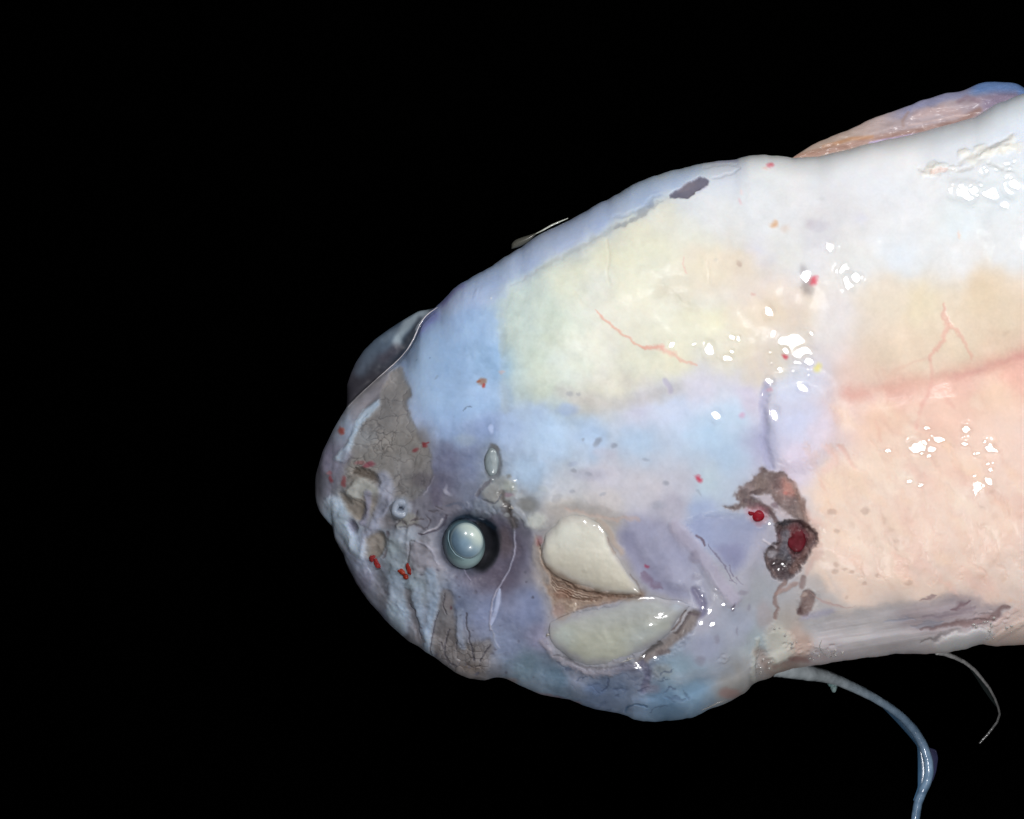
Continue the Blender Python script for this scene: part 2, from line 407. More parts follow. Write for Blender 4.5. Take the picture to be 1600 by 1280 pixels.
    for (px, py, r, c, a) in [(1208,349,5,(222,172,128),.9),(1203,257,4,(222,105,118),.9),(1197,263,4,(235,190,180),.6),(1271,438,5.5,(226,70,92),.95),(1229,557,4,(216,62,80),.9),(1277,577,5.5,(236,226,128),.9),
                              (1159,648,5,(216,172,202),.8),(1154,316,4,(232,200,205),.8),(1158,303,3,(235,214,216),.7),(1500,367,5,(240,212,196),.8),(1153,413,4,(196,172,158),.8),(1228,358,6,(228,205,190),.6),(1118,408,3,(210,205,195),.6),
                              (1091,751,5,(198,48,72),.95),(1200,611,3,(226,180,195),.8),(1570,522,5,(205,180,160),.7),(1285,311,5,(208,210,212),.6),(1175,460,3,(222,170,160),.7),(1345,343,9,(222,224,240),.5),(1266,352,6,(205,195,205),.5),(1137,272,4,(215,215,215),.5)]:
        F.spot(px, py, r * 1.1, r * (.8 + .3 * math.sin(px)), c, a * .85, .5, ang=px, soft=.9, warp=1.3)
    F.spot(1262, 448, 8, 13, (158,146,140), .7, -3, ang=-.2, soft=.8, warp=1.4); F.spot(1257, 428, 5, 12, (178,174,176), .6, -1, ang=-.2, soft=.8)
    F.spot(1279, 352, 16, 10, (205,203,212), .5)
    F.stroke([(1474,474),(1477,495),(1483,509),(1472,530),(1463,548),(1452,562)], 6.5, (226,170,160), .85, .8, soft=.8, taper=.4, warp=1.6)
    F.stroke([(1483,509),(1500,523),(1511,540),(1517,562)], 6, (228,176,164), .8, .6, soft=.8, taper=.4, warp=1.6)
    F.stroke([(1330,618),(1380,612),(1440,602),(1490,590),(1540,574),(1600,556)], 24, (226,172,160), .65, 0, soft=.98, warp=1.8)
    F.stroke([(1490,588),(1540,573),(1610,552)], 10, (214,152,148), .45, 0, soft=.98, warp=1.8)
    F.stroke([(1452,562),(1460,590),(1449,612),(1440,640),(1433,668)], 6, (226,165,155), .5, soft=.9)
    F.stroke([(1455,598),(1475,618),(1488,636)], 6, (226,172,160), .4, soft=.9)
    F.stroke([(1378,575),(1385,590),(1400,578),(1450,560)], 5, (228,188,174), .5, soft=.9)
    F.stroke([(1370,580),(1378,600)], 6, (218,180,170), .4, soft=.9)
    F.stroke([(1312,698),(1322,712),(1336,730)], 7, (214,160,150), .5, -2, soft=.9)
    F.stroke([(1368,660),(1378,690)], 5, (228,184,168), .4, soft=.9)
    F.stroke([(1290,735),(1310,720),(1290,700)], 12, (236,196,190), .4, soft=.9)
    F.stroke([(1552,770),(1566,785),(1575,805)], 8, (220,190,175), .6, -2, soft=.9)
    F.stroke([(1280,750),(1290,765)], 5, (226,190,176), .5)
    F.poly([(1300,625),(1610,575),(1610,930),(1450,935),(1290,930),(1275,830),(1262,760),(1300,700)], (242,210,190), .25, edge=26)
    F.poly([(1330,450),(1480,440),(1610,430),(1610,560),(1450,600),(1330,610)], (230,212,184), .35, edge=26)
    for k in range(9):
        x0 = 1285 + 38 * k
        F.stroke([(x0 - 30, 690 + 6 * (k % 3)), (x0 + 5, 760), (x0 + 22, 830), (x0 + 60, 905)], 15, (226,192,176), .28, -1.2, soft=.98, warp=4, taper=.7)
    # belly mottles
    r2 = np.random.RandomState(5)
    for k in range(70):
        px = r2.uniform(1275, 1600); py = r2.uniform(790, 945)
        F.spot(px, py, r2.uniform(2, 9), r2.uniform(2, 5), (196,168,150), r2.uniform(.12, .38), 0, ang=r2.uniform(-1, 1), soft=.8)
    for k in range(70):
        px = r2.uniform(1270, 1610); py = r2.uniform(630, 930)
        F.spot(px, py, r2.uniform(10, 34), r2.uniform(5, 13), ((230,194,180),(252,236,218),(244,214,190))[k % 3], r2.uniform(.2, .5), r2.uniform(-1.2, 1.2), ang=r2.uniform(.5, 1.1), soft=.9, warp=2.5)
    for (px, py, r) in [(1306,882,5),(1306,893,5),(1320,890,4),(1331,896,4),(1372,898,4),(1350,912,4),(1325,932,3),(1300,800,6),(1352,798,6),(1307,829,4),(1419,909,6)]:
        F.spot(px, py, r, r * .8, (178,152,138), .45, -.5)
    # top right lumpy tissue
    for k in range(26):
        t = r2.uniform(0, 1); px = 1445 + 160 * t; py = 268 - 46 * t + r2.uniform(-14, 10)
        F.spot(px, py, r2.uniform(7, 12), r2.uniform(5, 8), ((236,236,232),(240,238,228))[k % 2], .6, r2.uniform(2, 5), ang=-.3)
    for pts, w in [([(1436,262),(1450,268),(1470,272)],5),([(1500,255),(1512,248),(1530,238),(1550,228),(1580,212)],7),([(1470,268),(1500,266),(1520,260)],5),([(1545,256),(1565,262)],6)]:
        F.stroke(pts, w, (208,206,202), .5, -3, soft=.95)  # grey shadows between the lumps, painted into the skin
    F.stroke([(1455,268),(1480,266)], 6, (232,205,196), .6)
    F.poly([(1040,309),(1055,297),(1070,289),(1084,281),(1099,277),(1108,283),(1104,294),(1086,300),(1083,307),(1060,312)], (110,108,124), .95, edge=2, h=-4, sm=1)
    F.spot(1070, 293, 14, 5, (128,122,132), .6, ang=-.5)
    F.stroke([(1090,303),(1103,294)], 5, (205,205,222), .7)
    F.stroke([(1100,262),(1130,258),(1160,262),(1145,272),(1115,280)], 4, (190,195,206), .4, -2, soft=.9)
    F.stroke([(1105,253),(1130,254),(1150,252)], 5, (165,165,200), .5)
    # blue strip: small tubes under the skin (the two pale marks), edges
    F.spot(745, 460, 2.6, 9, (172,188,222), .75, 1.2, ang=.25, warp=.4)
    F.spot(727, 461, 3, 7, (158,170,205), .45, .6, ang=.3, warp=.4)
    F.spot(768, 467, 1.6, 1.6, (235,240,250), .8, 1.2, warp=0)
    F.spot(722, 468, 3, 3, (125,140,165), .4, ang=.2)
    F.stroke([(690,476),(700,466),(712,456),(725,446)], 9, (96,90,135), .5, soft=.9)
    F.stroke([(655,520),(665,505),(680,490)], 10, (95,98,140), .5, soft=.9)
    F.spot(652, 562, 2, 2, (80,100,125), .8); F.spot(673, 561, 1.5, 1.5, (90,110,140), .7); F.spot(683, 590, 4, 2, (125,145,170), .6, ang=-.8)
    F.stroke([(724,642),(730,634),(738,637)], 2, (105,120,145), .7)
    F.spot(754, 598, 6, 5, (150,110,90), .8); F.spot(756, 604, 3, 3, (165,66,60), .9); F.spot(748, 598, 3, 2, (150,96,76), .9); F.spot(785, 582, 6, 3, (205,180,180), .6)
    F.spot(769, 672, 4, 7, (180,196,228), .8, 1)
    F.spot(728, 688, 16, 9, (150,165,180), .5)
    for (px, py, rx, ry) in [(780,495,6,8),(783,510,5,8),(790,530,6,16),(785,548,5,10)]:
        F.spot(px, py, rx, ry, (168,182,180), .35)
    # ------------------------------------------------ snout
    grey = [(622,566),(633,582),(640,610),(642,640),(645,665),(654,688),(668,700),(674,722),(672,750),(660,772),(640,785),(612,776),(600,762),(590,756),(574,746),(556,742),(538,750),(534,732),(545,706),(551,682),(560,658),(580,640),(596,622),(600,600)]
    F.poly([(545,640),(575,610),(622,566),(636,600),(640,650),(600,680),(560,670),(548,660)], (106,105,114), .65, edge=8)
    F.poly(grey, (125,122,119), .75, edge=4, h=-1.5, warp=1.6)
    F.grain(grey, 6, .3, 26)
    i = F._box(grey, 10)
    gi = inside(F.wx[i], F.wy[i], chaikin(grey)); i = i[gi]
    if len(i):
        xx = x[i] + 8 * fbm(x[i], y[i], 14, 4, 3); yy = y[i] + 8 * fbm(x[i], y[i], 14, 7, 3)
        d1, e1, idv = voronoi(xx, yy * .85, 10.5, 3)
        d2_, e2, idw = voronoi(xx * 1.1 + 40, yy, 24, 6)
        edge_fade = np.clip(-(0) + 1, 0, 1)
        c1 = smooth(.20, .02, e1) * smooth(-.2, .45, fbm(xx, yy, 40, 10, 2)); c2 = smooth(.08, .01, e2)
        low = smooth(.15, -.35, fbm(xx, yy, 55, 13, 2)) * 0
        up = smooth(600, 640, y[i])
        F.C[i] += (idv * 2 + idw * 4)[:, None] * np.array([1, .95, .9]) + ((.35 - d1) * 8)[:, None] * up[:, None]
        F.C[i] -= ((c1 * 26 + c2 * 16) * (.3 + .7 * up))[:, None] * np.array([1, 1, .95])
        F.H[i] += (.35 - d1) * .5 * up - c1 * .6 - c2 * .5
    F.poly([(594,624),(582,630),(566,645),(556,664),(549,684),(538,700),(524,714),(524,722),(538,722),(549,704),(556,684),(568,662),(588,644)], (140,158,176), .85, edge=3.5, h=4)
    F.stroke([(543,712),(528,742),(515,770)], 14, (104,104,122), .5, soft=.9)
    F.spot(512, 720, 6, 22, (96,92,112), .6, ang=.3); F.spot(505, 765, 7, 16, (78,80,92), .6)
    F.poly([(556,728),(575,735),(594,748),(594,758),(578,752),(560,745),(545,742)], (86,77,70), .85, edge=3, h=-8)
    F.poly([(540,765),(548,754),(564,747),(580,752),(594,762),(592,772),(568,772),(552,786),(540,778)], (140,142,138), .85, edge=4, h=5)
    F.poly([(530,765),(545,776),(560,778),(570,786),(572,800),(563,818),(548,808),(536,790)], (112,104,96), .9, edge=4, h=-9)
    F.stroke([(597,745),(604,762),(603,785),(594,806),(580,826),(572,850)], 21, (134,139,158), .9, 7, soft=.6)
    F.stroke([(575,770),(575,795),(566,818)], 10, (118,118,140), .7, 3)
    F.stroke([(518,785),(528,798),(534,822),(548,845),(560,862)], 18, (136,150,166), .85, 6, soft=.6)
    F.spot(550, 823, 6, 12, (84,84,100), .85, -6, ang=-.4)
    F.spot(584, 853, 15, 23, (116,108,100), .9, -9, ang=.3, soft=.25)
    F.stroke([(603,832),(604,850),(598,872)], 4, (84,74,78), .6, -2)
    F.spot(607, 816, 14, 11, (108,104,108), .75, -4); F.spot(598, 790, 7, 14, (100,102,116), .5, -2, ang=.4)
    F.spot(626, 795, 16, 18, (142,152,167), .85, 7, soft=.35); F.spot(627, 792, 5, 4, (88,94,108), .9, -9)
    F.poly([(636,800),(655,805),(652,820),(640,822),(622,830),(618,818)], (128,126,120), .7, edge=4, h=2)
    for pts in [[(655,798),(652,808),(645,816)],[(640,815),(660,812)],[(668,805),(672,812),(666,826)],[(625,825),(640,820),(655,824),(668,826)],[(616,822),(628,814)],[(672,800),(686,801)],[(630,812),(634,820)],[(680,792),(695,800)]]:
        F.stroke(pts, 3, (80,74,80), .6, -2, soft=.9, warp=1.4, taper=.6)
    F.spot(632, 838, 20, 14, (146,156,170), .8, 5); F.spot(612, 852, 14, 12, (140,152,158), .65, 3); F.spot(622, 875, 16, 14, (134,144,156), .6, 3); F.spot(560, 850, 12, 20, (124,134,150), .6, 2, ang=-.5)
    F.stroke([(648,846),(640,840),(642,862),(636,880)], 3, (108,104,108), .4, -3)
    F.poly([(640,850),(660,842),(690,860),(698,882),(680,895),(650,886),(636,870)], (128,126,136), .7, edge=8, h=6)
    F.stroke([(650,845),(664,850),(676,862),(684,880)], 4, (140,142,158), .5, 2)
    F.stroke([(662,832),(675,828),(686,820),(690,812)], 3, (160,158,168), .8, 2); F.stroke([(655,834),(670,834),(688,824),(697,806)], 3, (72,66,78), .7, -2)
    F.stroke([(676,745),(668,765),(662,772)], 2.5, (132,132,150), .7, 1.5); F.spot(700, 770, 8, 3, (150,150,165), .7, 1.5, ang=.5); F.spot(698, 765, 3, 6, (150,150,165), .6)
    F.spot(660, 750, 20, 12, (84,80,90), .55); F.spot(682, 775, 9, 16, (84,80,100), .55); F.spot(650, 770, 16, 12, (96,100,108), .4)
    F.stroke([(700,790),(715,786),(730,796)], 4, (84,92,112), .5)
    for (px, py, rx, ry, c, a) in [(535,674,4,6,(124,54,48),.9),(538,670,3,3,(140,76,68),.8),(574,727,9,4.5,(132,62,76),.8),(562,722,7,3,(135,75,80),.6),(647,703,5,3,(130,56,62),.8),(663,696,4,4,(138,54,60),.85),(518,750,2.5,6,(122,52,60),.8),(536,752,3,7,(126,58,62),.75),(516,740,3,3,(135,62,70),.5)]:
        F.spot(px, py, rx, ry, c, a, .6, ang=-.2)
    F.stroke([(660,700),(664,694),(669,690)], 2, (128,52,60), .8, .5)
    # ------------------------------------------------ lower snout and lips
    F.stroke([(616,900),(614,930),(617,960),(622,984)], 24, (132,146,162), .8, 5, soft=.6)
    F.stroke([(672,895),(676,925),(676,955),(670,985),(671,1012)], 15, (130,146,166), .85, 4, soft=.6)
    F.stroke([(652,925),(650,955),(662,990),(672,1022)], 13, (124,138,156), .8, 3, soft=.6)
    F.stroke([(636,925),(640,950),(650,980),(660,1002)], 10, (92,88,92), .7, -4, soft=.7)
    F.stroke([(594,885),(588,915),(597,945)], 16, (92,92,98), .55, -2, soft=.8)
    F.stroke([(575,890),(585,880),(598,893)], 6, (118,124,138), .5, 1)
    F.stroke([(560,905),(572,890)], 4, (112,116,130), .5, 1)
    F.poly([(688,918),(704,922),(712,950),(711,990),(716,1008),(742,1003),(770,998),(768,1024),(752,1054),(730,1052),(700,1040),(674,1020),(674,992),(680,965)], (101,97,98), .75, edge=5, h=-3)
    F.spot(700, 945, 9, 13, (116,110,112), .6, 2); F.spot(705, 948, 2.5, 2.5, (88,60,70), .8)
    F.stroke([(720,955),(718,985),(722,1010)], 11, (120,130,150), .7, 3, soft=.6)
    for pts, w in [([(694,928),(692,945),(698,958)],1.8),([(684,955),(678,985),(675,1005),(674,1020)],2.2),([(700,985),(694,1000),(692,1020),(700,1036)],2.6),([(731,960),(732,990),(736,1012),(742,1032)],2.8),([(765,1008),(758,1022),(752,1034)],2.6),([(700,1038),(712,1042)],2),([(716,1000),(712,1015)],2),([(688,1005),(690,1015)],2),([(725,1040),(740,1045),(752,1040)],2),([(640,945),(650,965),(660,1000)],1.5)]:
        F.stroke(pts, w, (62,60,68), .75, -2.2, soft=.6)
    i = F._box([(675,985),(765,1050)], 1)
    if len(i):
        d1, e1, idv = voronoi(x[i] + 4 * vnoise(x[i], y[i], 12, 3), y[i] * .8, 8.5, 9)
        mm = smooth(985, 1020, y[i]) * smooth(775, 750, x[i]) * smooth(668, 690, x[i])
        F.C[i] += (mm * (idv * 8 - smooth(.16, .02, e1) * 17))[:, None]; F.H[i] += mm * (-smooth(.2, .02, e1) * .6 + idv * .5)
    F.spot(737, 1045, 18, 8, (92,82,76), .5)
    for k in range(46):
        px = r2.uniform(560, 860); py = r2.uniform(880, 1080)
        F.spot(px, py, r2.uniform(1, 3.5), r2.uniform(1, 2.2), (78,78,92), r2.uniform(.3, .7), -.4, ang=r2.uniform(-1, 1), soft=.6)
    # ------------------------------------------------ eye orbit
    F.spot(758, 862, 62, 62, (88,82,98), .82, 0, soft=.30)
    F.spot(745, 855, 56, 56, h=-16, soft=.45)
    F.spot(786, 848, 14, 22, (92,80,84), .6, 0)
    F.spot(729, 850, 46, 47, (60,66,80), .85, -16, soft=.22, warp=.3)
    F.spot(748, 855, 28, 40, (24,24,29), .98, -6, soft=.14, warp=.3)  # black pupil pigment, with the socket shadow painted into it
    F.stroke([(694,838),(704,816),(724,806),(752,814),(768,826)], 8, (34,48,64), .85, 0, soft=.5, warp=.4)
    F.spot(749, 812, 6, 1.6, (150,154,172), .7, 1.2, ang=.35)
    F.stroke([(803,832),(804,865),(796,888),(783,912),(770,932),(766,955),(767,985)], 2.6, (146,146,166), .85, 2.5, soft=.5, warp=.5)
    F.stroke([(797,812),(803,832)], 3, (120,124,140), .7, 2)
    F.stroke([(781,920),(777,945),(768,977)], 7.5, (160,170,200), .85, 3, soft=.5, taper=.7, warp=.3)
    F.stroke([(768,975),(771,1000),(778,1012)], 2, (140,146,160), .6, 1)
    F.stroke([(706,884),(722,895),(736,908)], 2, (128,124,146), .6, 1.5)
    F.stroke([(812,820),(828,850),(840,885),(850,905)], 14, (96,94,106), .5, -3, soft=.8)
    # ------------------------------------------------ capsule and tissue above the eye
    F.spot(766, 724, 22, 34, (138,150,162), .5, 0)
    F.spot(769, 724, 14.5, 27, (98,102,108), .85, -2.5, ang=.06, soft=.2)
    F.spot(775, 716, 3.5, 10, (144,154,160), .6, 1, ang=-.3); F.spot(774, 699, 8, 4, (104,106,110), .8, 0, ang=.5)
    F.poly([(750,768),(760,752),(785,744),(805,752),(812,768),(800,785),(782,792),(762,786)], (146,150,150), .75, edge=6, h=4)
    F.spot(797, 760, 12, 7, (152,160,150), .5, 3); F.spot(796, 745, 4, 3, (120,118,112), .6); F.spot(772, 770, 12, 14, (140,138,136), .5, 3); F.spot(796, 774, 9, 4, (138,110,126), .6, -1)
    F.stroke([(764,752),(752,764),(745,774)], 5, (96,94,104), .7, -3)
    F.stroke([(783,772),(789,785),(797,796),(799,822)], 10, (88,82,80), .75, -5, soft=.9, warp=1.8)
    F.spot(795, 798, 7, 6, (70,64,62), .7, -2, soft=.8, warp=2)
    F.stroke([(755,780),(768,786),(778,784),(782,775)], 3, (96,100,110), .75, -3)
    F.stroke([(768,796),(770,788),(776,800)], 3, (98,106,118), .6, -2)
    for (px, py, r) in [(748,788,10),(762,796,9),(774,795,8),(742,801,8),(757,806,8)]:
        F.spot(px, py, r, r * .85, (124,134,148), .55, 3, soft=.35)
    F.spot(825, 790, 15, 12, (118,118,114), .6, -3); F.stroke([(806,795),(815,805),(822,822)], 7, (150,156,166), .7, 3)
    for (px, py, r) in [(792,803,3),(840,773,4),(812,776,5),(850,765,5)]:
        F.spot(px, py, r * 1.6, r, (176,184,190), .5, 1)
    # ------------------------------------------------ cheek, between the pale muscles
    F.poly([(830,800),(870,785),(940,790),(975,810),(968,850),(1010,925),(1075,940),(1090,965),(1060,1000),(1010,1030),(950,1050),(880,1040),(850,1000),(856,960),(836,900),(835,850)], (150,144,142), .55, edge=10, h=-6)
    F.poly([(832,826),(846,868),(862,896),(885,914),(935,925),(990,930),(960,940),(912,948),(890,962),(882,975),(868,968),(864,942),(850,920),(840,890)], (146,126,112), .9, edge=4, h=-3)
    F.poly([(835,835),(843,868),(852,896),(862,912),(852,918),(840,896),(832,862)], (132,128,128), .7, edge=3, h=2)
    for k in range(14):
        o = k / 13.0
        F.stroke([(838 + 5 * o, 842 + 20 * o), (848 + 6 * o, 880 + 12 * o), (868 - 4 * o, 905 + 16 * o), (905 - 16 * o, 921 + 18 * o), (960 - 40 * o, 930 + 8 * o)], 2.2,
                 ((92,72,62), (172,156,142), (120,98,84))[k % 3], .75, (-1.5, 1.5, -.8)[k % 3], soft=.6, warp=1.3)
    F.stroke([(862,905),(885,918),(915,924),(950,929),(986,932)], 5, (76,60,52), .85, -2.5, soft=.5, taper=.8)
    F.stroke([(888,935),(905,938),(925,934),(950,931)], 4, (96,74,62), .7, -2)
    F.stroke([(898,955),(915,950),(940,944),(965,938)], 3, (118,96,84), .7, -1.5)
    F.stroke([(890,948),(900,945),(896,955)], 5, (176,162,148), .7, 2)
    F.spot(880, 930, 14, 8, (128,92,76), .5); F.spot(872, 955, 10, 12, (142,120,118), .6)
    F.spot(841, 846, 6, 8, (140,88,92), .6); F.spot(838, 815, 15, 13, (186,190,184), .8, 5, soft=.4)
    F.stroke([(884,798),(910,802),(940,810),(1000,814)], 5, (192,168,158), .5, -.6, soft=.95, warp=1.5)
    F.stroke([(936,815),(952,830),(958,845),(970,862)], 9, (172,158,148), .75, 2, soft=.6)
    F.stroke([(948,840),(953,852),(958,866)], 3, (140,116,108), .7, -1)
    F.stroke([(985,898),(997,915),(1002,926)], 2.5, (116,106,104), .7, -1.5)
    F.poly(UA + UB[::-1], (182,178,170), .6, edge=9, h=2)
    F.poly(LA + LB[::-1], (152,152,160), .6, edge=10, h=2)
    F.stroke([(p[0] + 1, p[1] + 3) for p in UB[1:]], 14, (128,108,94), .85, -2, soft=.7)
    F.stroke([(p[0], p[1] + 4) for p in UB[3:]], 3, (88,68,58), .7, -2, soft=.8)
    # gill cover
    F.poly([(963,822),(990,818),(1050,822),(1082,850),(1100,895),(1112,930),(1102,958),(1086,952),(1066,936),(1030,930),(1008,905),(984,870),(968,845)], (156,157,178), .6, edge=9, h=-3)
    F.stroke([(978,842),(992,868),(1012,896),(1032,918),(1062,928)], 22, (126,127,152), .6, -4, soft=.9)
    F.stroke([(1030,838),(1050,870),(1062,905)], 26, (164,166,188), .5, 3, soft=.9)
    F.stroke([(1002,898),(1014,912),(1030,922)], 9, (112,92,112), .6, -1, soft=.98, warp=2, taper=.6); F.spot(1010, 885, 4, 3, (150,72,100), .85)
    F.stroke([(1085,925),(1097,938),(1098,958),(1090,962)], 12, (106,102,128), .7, -4, soft=.7)
    F.poly([(1068,818),(1095,802),(1140,804),(1192,816),(1196,832),(1172,868),(1152,896),(1132,882),(1108,852),(1086,838)], (146,154,186), .65, edge=9, h=-6)
    F.poly([(1112,856),(1160,850),(1165,872),(1150,894),(1132,880)], (126,125,156), .5, edge=10)
    F.stroke([(1088,836),(1096,843),(1102,852)], 4, (100,84,98), .8, -1.5)
    F.stroke([(1056,824),(1090,862),(1122,905),(1145,935)], 22, (170,164,182), .7, 6, soft=.6)
    for pts in [[(1108,850),(1130,882),(1146,905)],[(1138,884),(1146,898)],[(1142,905),(1152,912)],[(1150,900),(1160,912)]]:
        F.stroke(pts, 2, (112,104,122), .6, -1.5)
    F.stroke([(1192,838),(1180,862),(1165,890),(1160,920)], 22, (172,170,184), .5, 3, soft=.8)
    for (px, py, rx, ry, a) in [(1145,948,1.6,8,.7),(1085,870,7,9,.3),(1160,925,8,4,.3),(1170,950,3,6,.3),(1086,902,8,5,.25),(1150,985,2,8,.3),(1094,1035,8,7,.35),(1120,1000,4,8,.3)]:
        F.spot(px, py, rx, ry, (116,108,122), a, -.5)
    # rim of lower muscle
    F.stroke([(846,1000),(862,1024),(890,1042),(925,1052),(965,1052),(1000,1036)], 10, (132,124,130), .55, 3, soft=.95, warp=1.8)
    F.stroke([(866,1022),(890,1034),(920,1044),(955,1046),(985,1038)], 4, (84,80,84), .5, -1.5, soft=.9, warp=1.6, taper=.6)
    F.stroke([(1000,1034),(1030,1016),(1052,1000),(1072,984),(1086,962)], 16, (120,110,106), .8, -4, soft=.6)
    F.stroke([(1004,1026),(1020,1014),(1030,1004)], 7, (82,78,78), .8, -3); F.stroke([(1028,1022),(1045,1020)], 8, (98,88,88), .8, -2)
    F.stroke([(1056,990),(1070,972),(1078,958)], 5, (84,74,74), .7, -3); F.stroke([(1050,985),(1062,970),(1072,952)], 2.5, (90,76,72), .7, -2)
    F.stroke([(1076,958),(1090,962)], 3, (96,84,90), .7, -1.5)
    F.stroke([(1000,1036),(1012,1048),(1010,1064),(1006,1078)], 12, (86,86,106), .75, -5, soft=.6)
    F.spot(985, 1044, 26, 8, (96,98,114), .5, -1); F.spot(1036, 1050, 16, 10, (128,124,120), .4, 1)
    # chin: blue with dark thread-like marks
    for k in range(34):
        px = r2.uniform(845, 1075); py = r2.uniform(1040, 1112); a = r2.uniform(-.9, .9); L = r2.uniform(4, 14)
        c, sn = math.cos(a) * L, math.sin(a) * L
        F.stroke([(px - c, py - sn), (px + r2.uniform(-3, 3), py + r2.uniform(-3, 3)), (px + c, py + sn)], r2.uniform(1.4, 4.2), (58,68,90), r2.uniform(.15, .5), -.7, soft=.98, warp=1.8, taper=.8)
    for (px, py, rx, ry) in [(1018,1077,13,9),(930,1076,16,10),(862,1052,14,7)]:
        F.spot(px, py, rx, ry, ((118,112,126),(70,84,110),(72,90,106))[(px == 930) + 2 * (px == 862)], .5, -1)
    F.stroke([(980,1112),(985,1102),(998,1100),(1012,1108)], 3, (60,78,100), .7, -3); F.stroke([(940,1080),(952,1074),(950,1062)], 3, (60,70,92), .6, -1.5)
    F.stroke([(1060,1062),(1100,1050),(1140,1048)], 18, (132,140,152), .5, 2, soft=.9)
    F.spot(1140, 1085, 16, 8, (138,108,104), .6); F.spot(794, 1064, 16, 5, (110,92,88), .6); F.stroke([(835,1083),(870,1090),(905,1098)], 5, (112,88,94), .5, soft=.8)
    # seam towards the throat
    F.stroke([(1185,1000),(1178,1030),(1176,1062)], 7, (150,152,146), .6, 5, soft=.7)
    F.stroke([(1186,1018),(1196,1040),(1215,1048),(1240,1040)], 16, (128,112,106), .6, -4, soft=.8)
    F.stroke([(1215,985),(1222,1010),(1214,1040)], 20, (166,166,158), .6, 4, soft=.8)
    F.poly([(1230,1000),(1268,992),(1272,1020),(1250,1035),(1232,1030)], (158,138,130), .6, edge=6)
    F.stroke([(1212,1042),(1240,1032),(1290,1030)], 8, (112,84,82), .6, -2, soft=.8)
    F.grain([(505,740),(600,745),(700,790),(690,880),(700,1000),(620,980),(540,880)], 4, 3.2, 46, seed=12, edge=25)
    F.grain([(500,700),(600,745),(700,800),(700,880),(600,1000),(500,820)], 6, .9, 30, seed=2, edge=25)
    F.grain([(560,880),(700,880),(860,1000),(1060,1040),(1100,1110),(980,1110),(700,1040),(600,970)], 7, .9, 30, seed=9, edge=20, tone=(.9, .95, 1))
    F.grain([(660,690),(800,690),(830,820),(680,820)], 6, .8, 22, seed=1, edge=18)
    F.grain([(835,835),(870,900),(1000,930),(900,975),(850,930)], 13, 1.1, 12, seed=4)
    F.grain([(1000,1040),(1090,960),(1080,1000),(1010,1080)], 12, 1.2, 14, seed=7)
    # ------------------------------------------------ torn tissue behind the gill cover
    A = [(1132,790),(1146,791),(1160,782),(1147,771),(1160,760),(1170,745),(1186,737),(1197,729),(1206,740),(1225,742),(1240,754),(1250,780),(1261,800),(1262,815),(1247,813),(1236,802),(1222,800),(1210,786),(1202,770),(1190,774),(1170,768),(1186,783),(1206,796),(1222,814),(1210,813),(1190,802),(1165,796),(1145,798)]
    F.poly(A, (150,136,138), .6, edge=9, warp=1.6)
    F.poly(A, (116,101,99), .9, edge=3.5, h=-3, sm=1, warp=2.3)
    F.poly([(1168,772),(1186,775),(1200,770),(1210,787),(1236,803),(1236,812),(1218,806),(1198,791),(1182,782)], (186,176,182), .85, edge=3, h=2, sm=1)
    F.poly([(1218,745),(1238,757),(1246,778),(1232,776),(1220,764)], (188,134,122), .75, edge=5, h=1)
    F.spot(1189, 757, 12, 14, (140,124,118), .6, 2); F.spot(1216, 756, 8, 12, (96,80,82), .6, -2); F.spot(1228, 790, 7, 12, (150,132,130), .5, 1, ang=-.3); F.spot(1248, 790, 6, 16, (168,146,138), .5, 1, ang=-.2); F.spot(1168, 762, 9, 5, (150,134,134), .6, 1); F.spot(1210, 790, 6, 5, (108,90,98), .6, -2); F.spot(1181, 768, 12, 4, (92,76,78), .6, -2, ang=-.3)  # pale and dark tissue spots, purplish shadows painted among them
    F.stroke([(1165,783),(1190,794),(1215,812)], 6, (96,80,84), .7, -2); F.spot(1226, 770, 4, 4, (190,112,104), .7)
    F.stroke([(1240,756),(1250,782),(1260,810)], 10, (158,132,122), .6, 2)
    B = [(1213,817),(1234,810),(1254,813),(1270,828),(1276,848),(1264,868),(1250,886),(1236,905),(1222,914),(1208,905),(1196,882),(1196,864),(1210,854),(1220,847),(1218,828)]
    F.poly(B, (130,116,118), .5, edge=8, warp=1.6)
    F.poly(B, (84,72,74), .95, edge=4, h=-13, sm=1, warp=1.9)
    F.spot(1245, 844, 20, 25, (104,46,52), .7, soft=.6, warp=2); F.spot(1184, 804, 15, 12, (186,120,132), .55, soft=.7, warp=2); F.stroke([(1262,800),(1276,830),(1278,860),(1262,890)], 10, (196,160,150), .45, soft=.98, warp=2); F.spot(1226, 765, 16, 18, (176,130,124), .35, soft=.9, warp=2)
    F.poly([(1222,826),(1238,832),(1232,858),(1240,880),(1216,876),(1222,852)], (100,102,112), .8, edge=4)
    F.stroke([(1258,818),(1270,840),(1258,868),(1238,895)], 9, (112,88,84), .8, 4, soft=.6)
    F.spot(1208, 868, 10, 6, (160,158,165), .7, 3); F.stroke([(1198,866),(1202,885),(1214,903)], 5, (120,104,102), .6, 2)
    F.spot(1222, 878, 9, 12, (70,64,68), .6, -2); F.spot(1228, 816, 9, 5, (92,92,100), .7, 1); F.stroke([(1195,845),(1205,850),(1214,856)], 4, (196,190,198), .7, 3)
    F.grain(A, 22, 1.8, 14); F.grain(B, 24, 2.4, 13, seed=6)
    F.stroke([(1228,912),(1214,926),(1212,945),(1218,952),(1210,968)], 6, (128,108,104), .8, -2, soft=.6, warp=1.3)
    F.stroke([(1214,930),(1232,920),(1244,912)], 6, (150,126,120), .7, 1.5); F.stroke([(1256,903),(1252,918)], 9, (126,106,104), .75, -2)
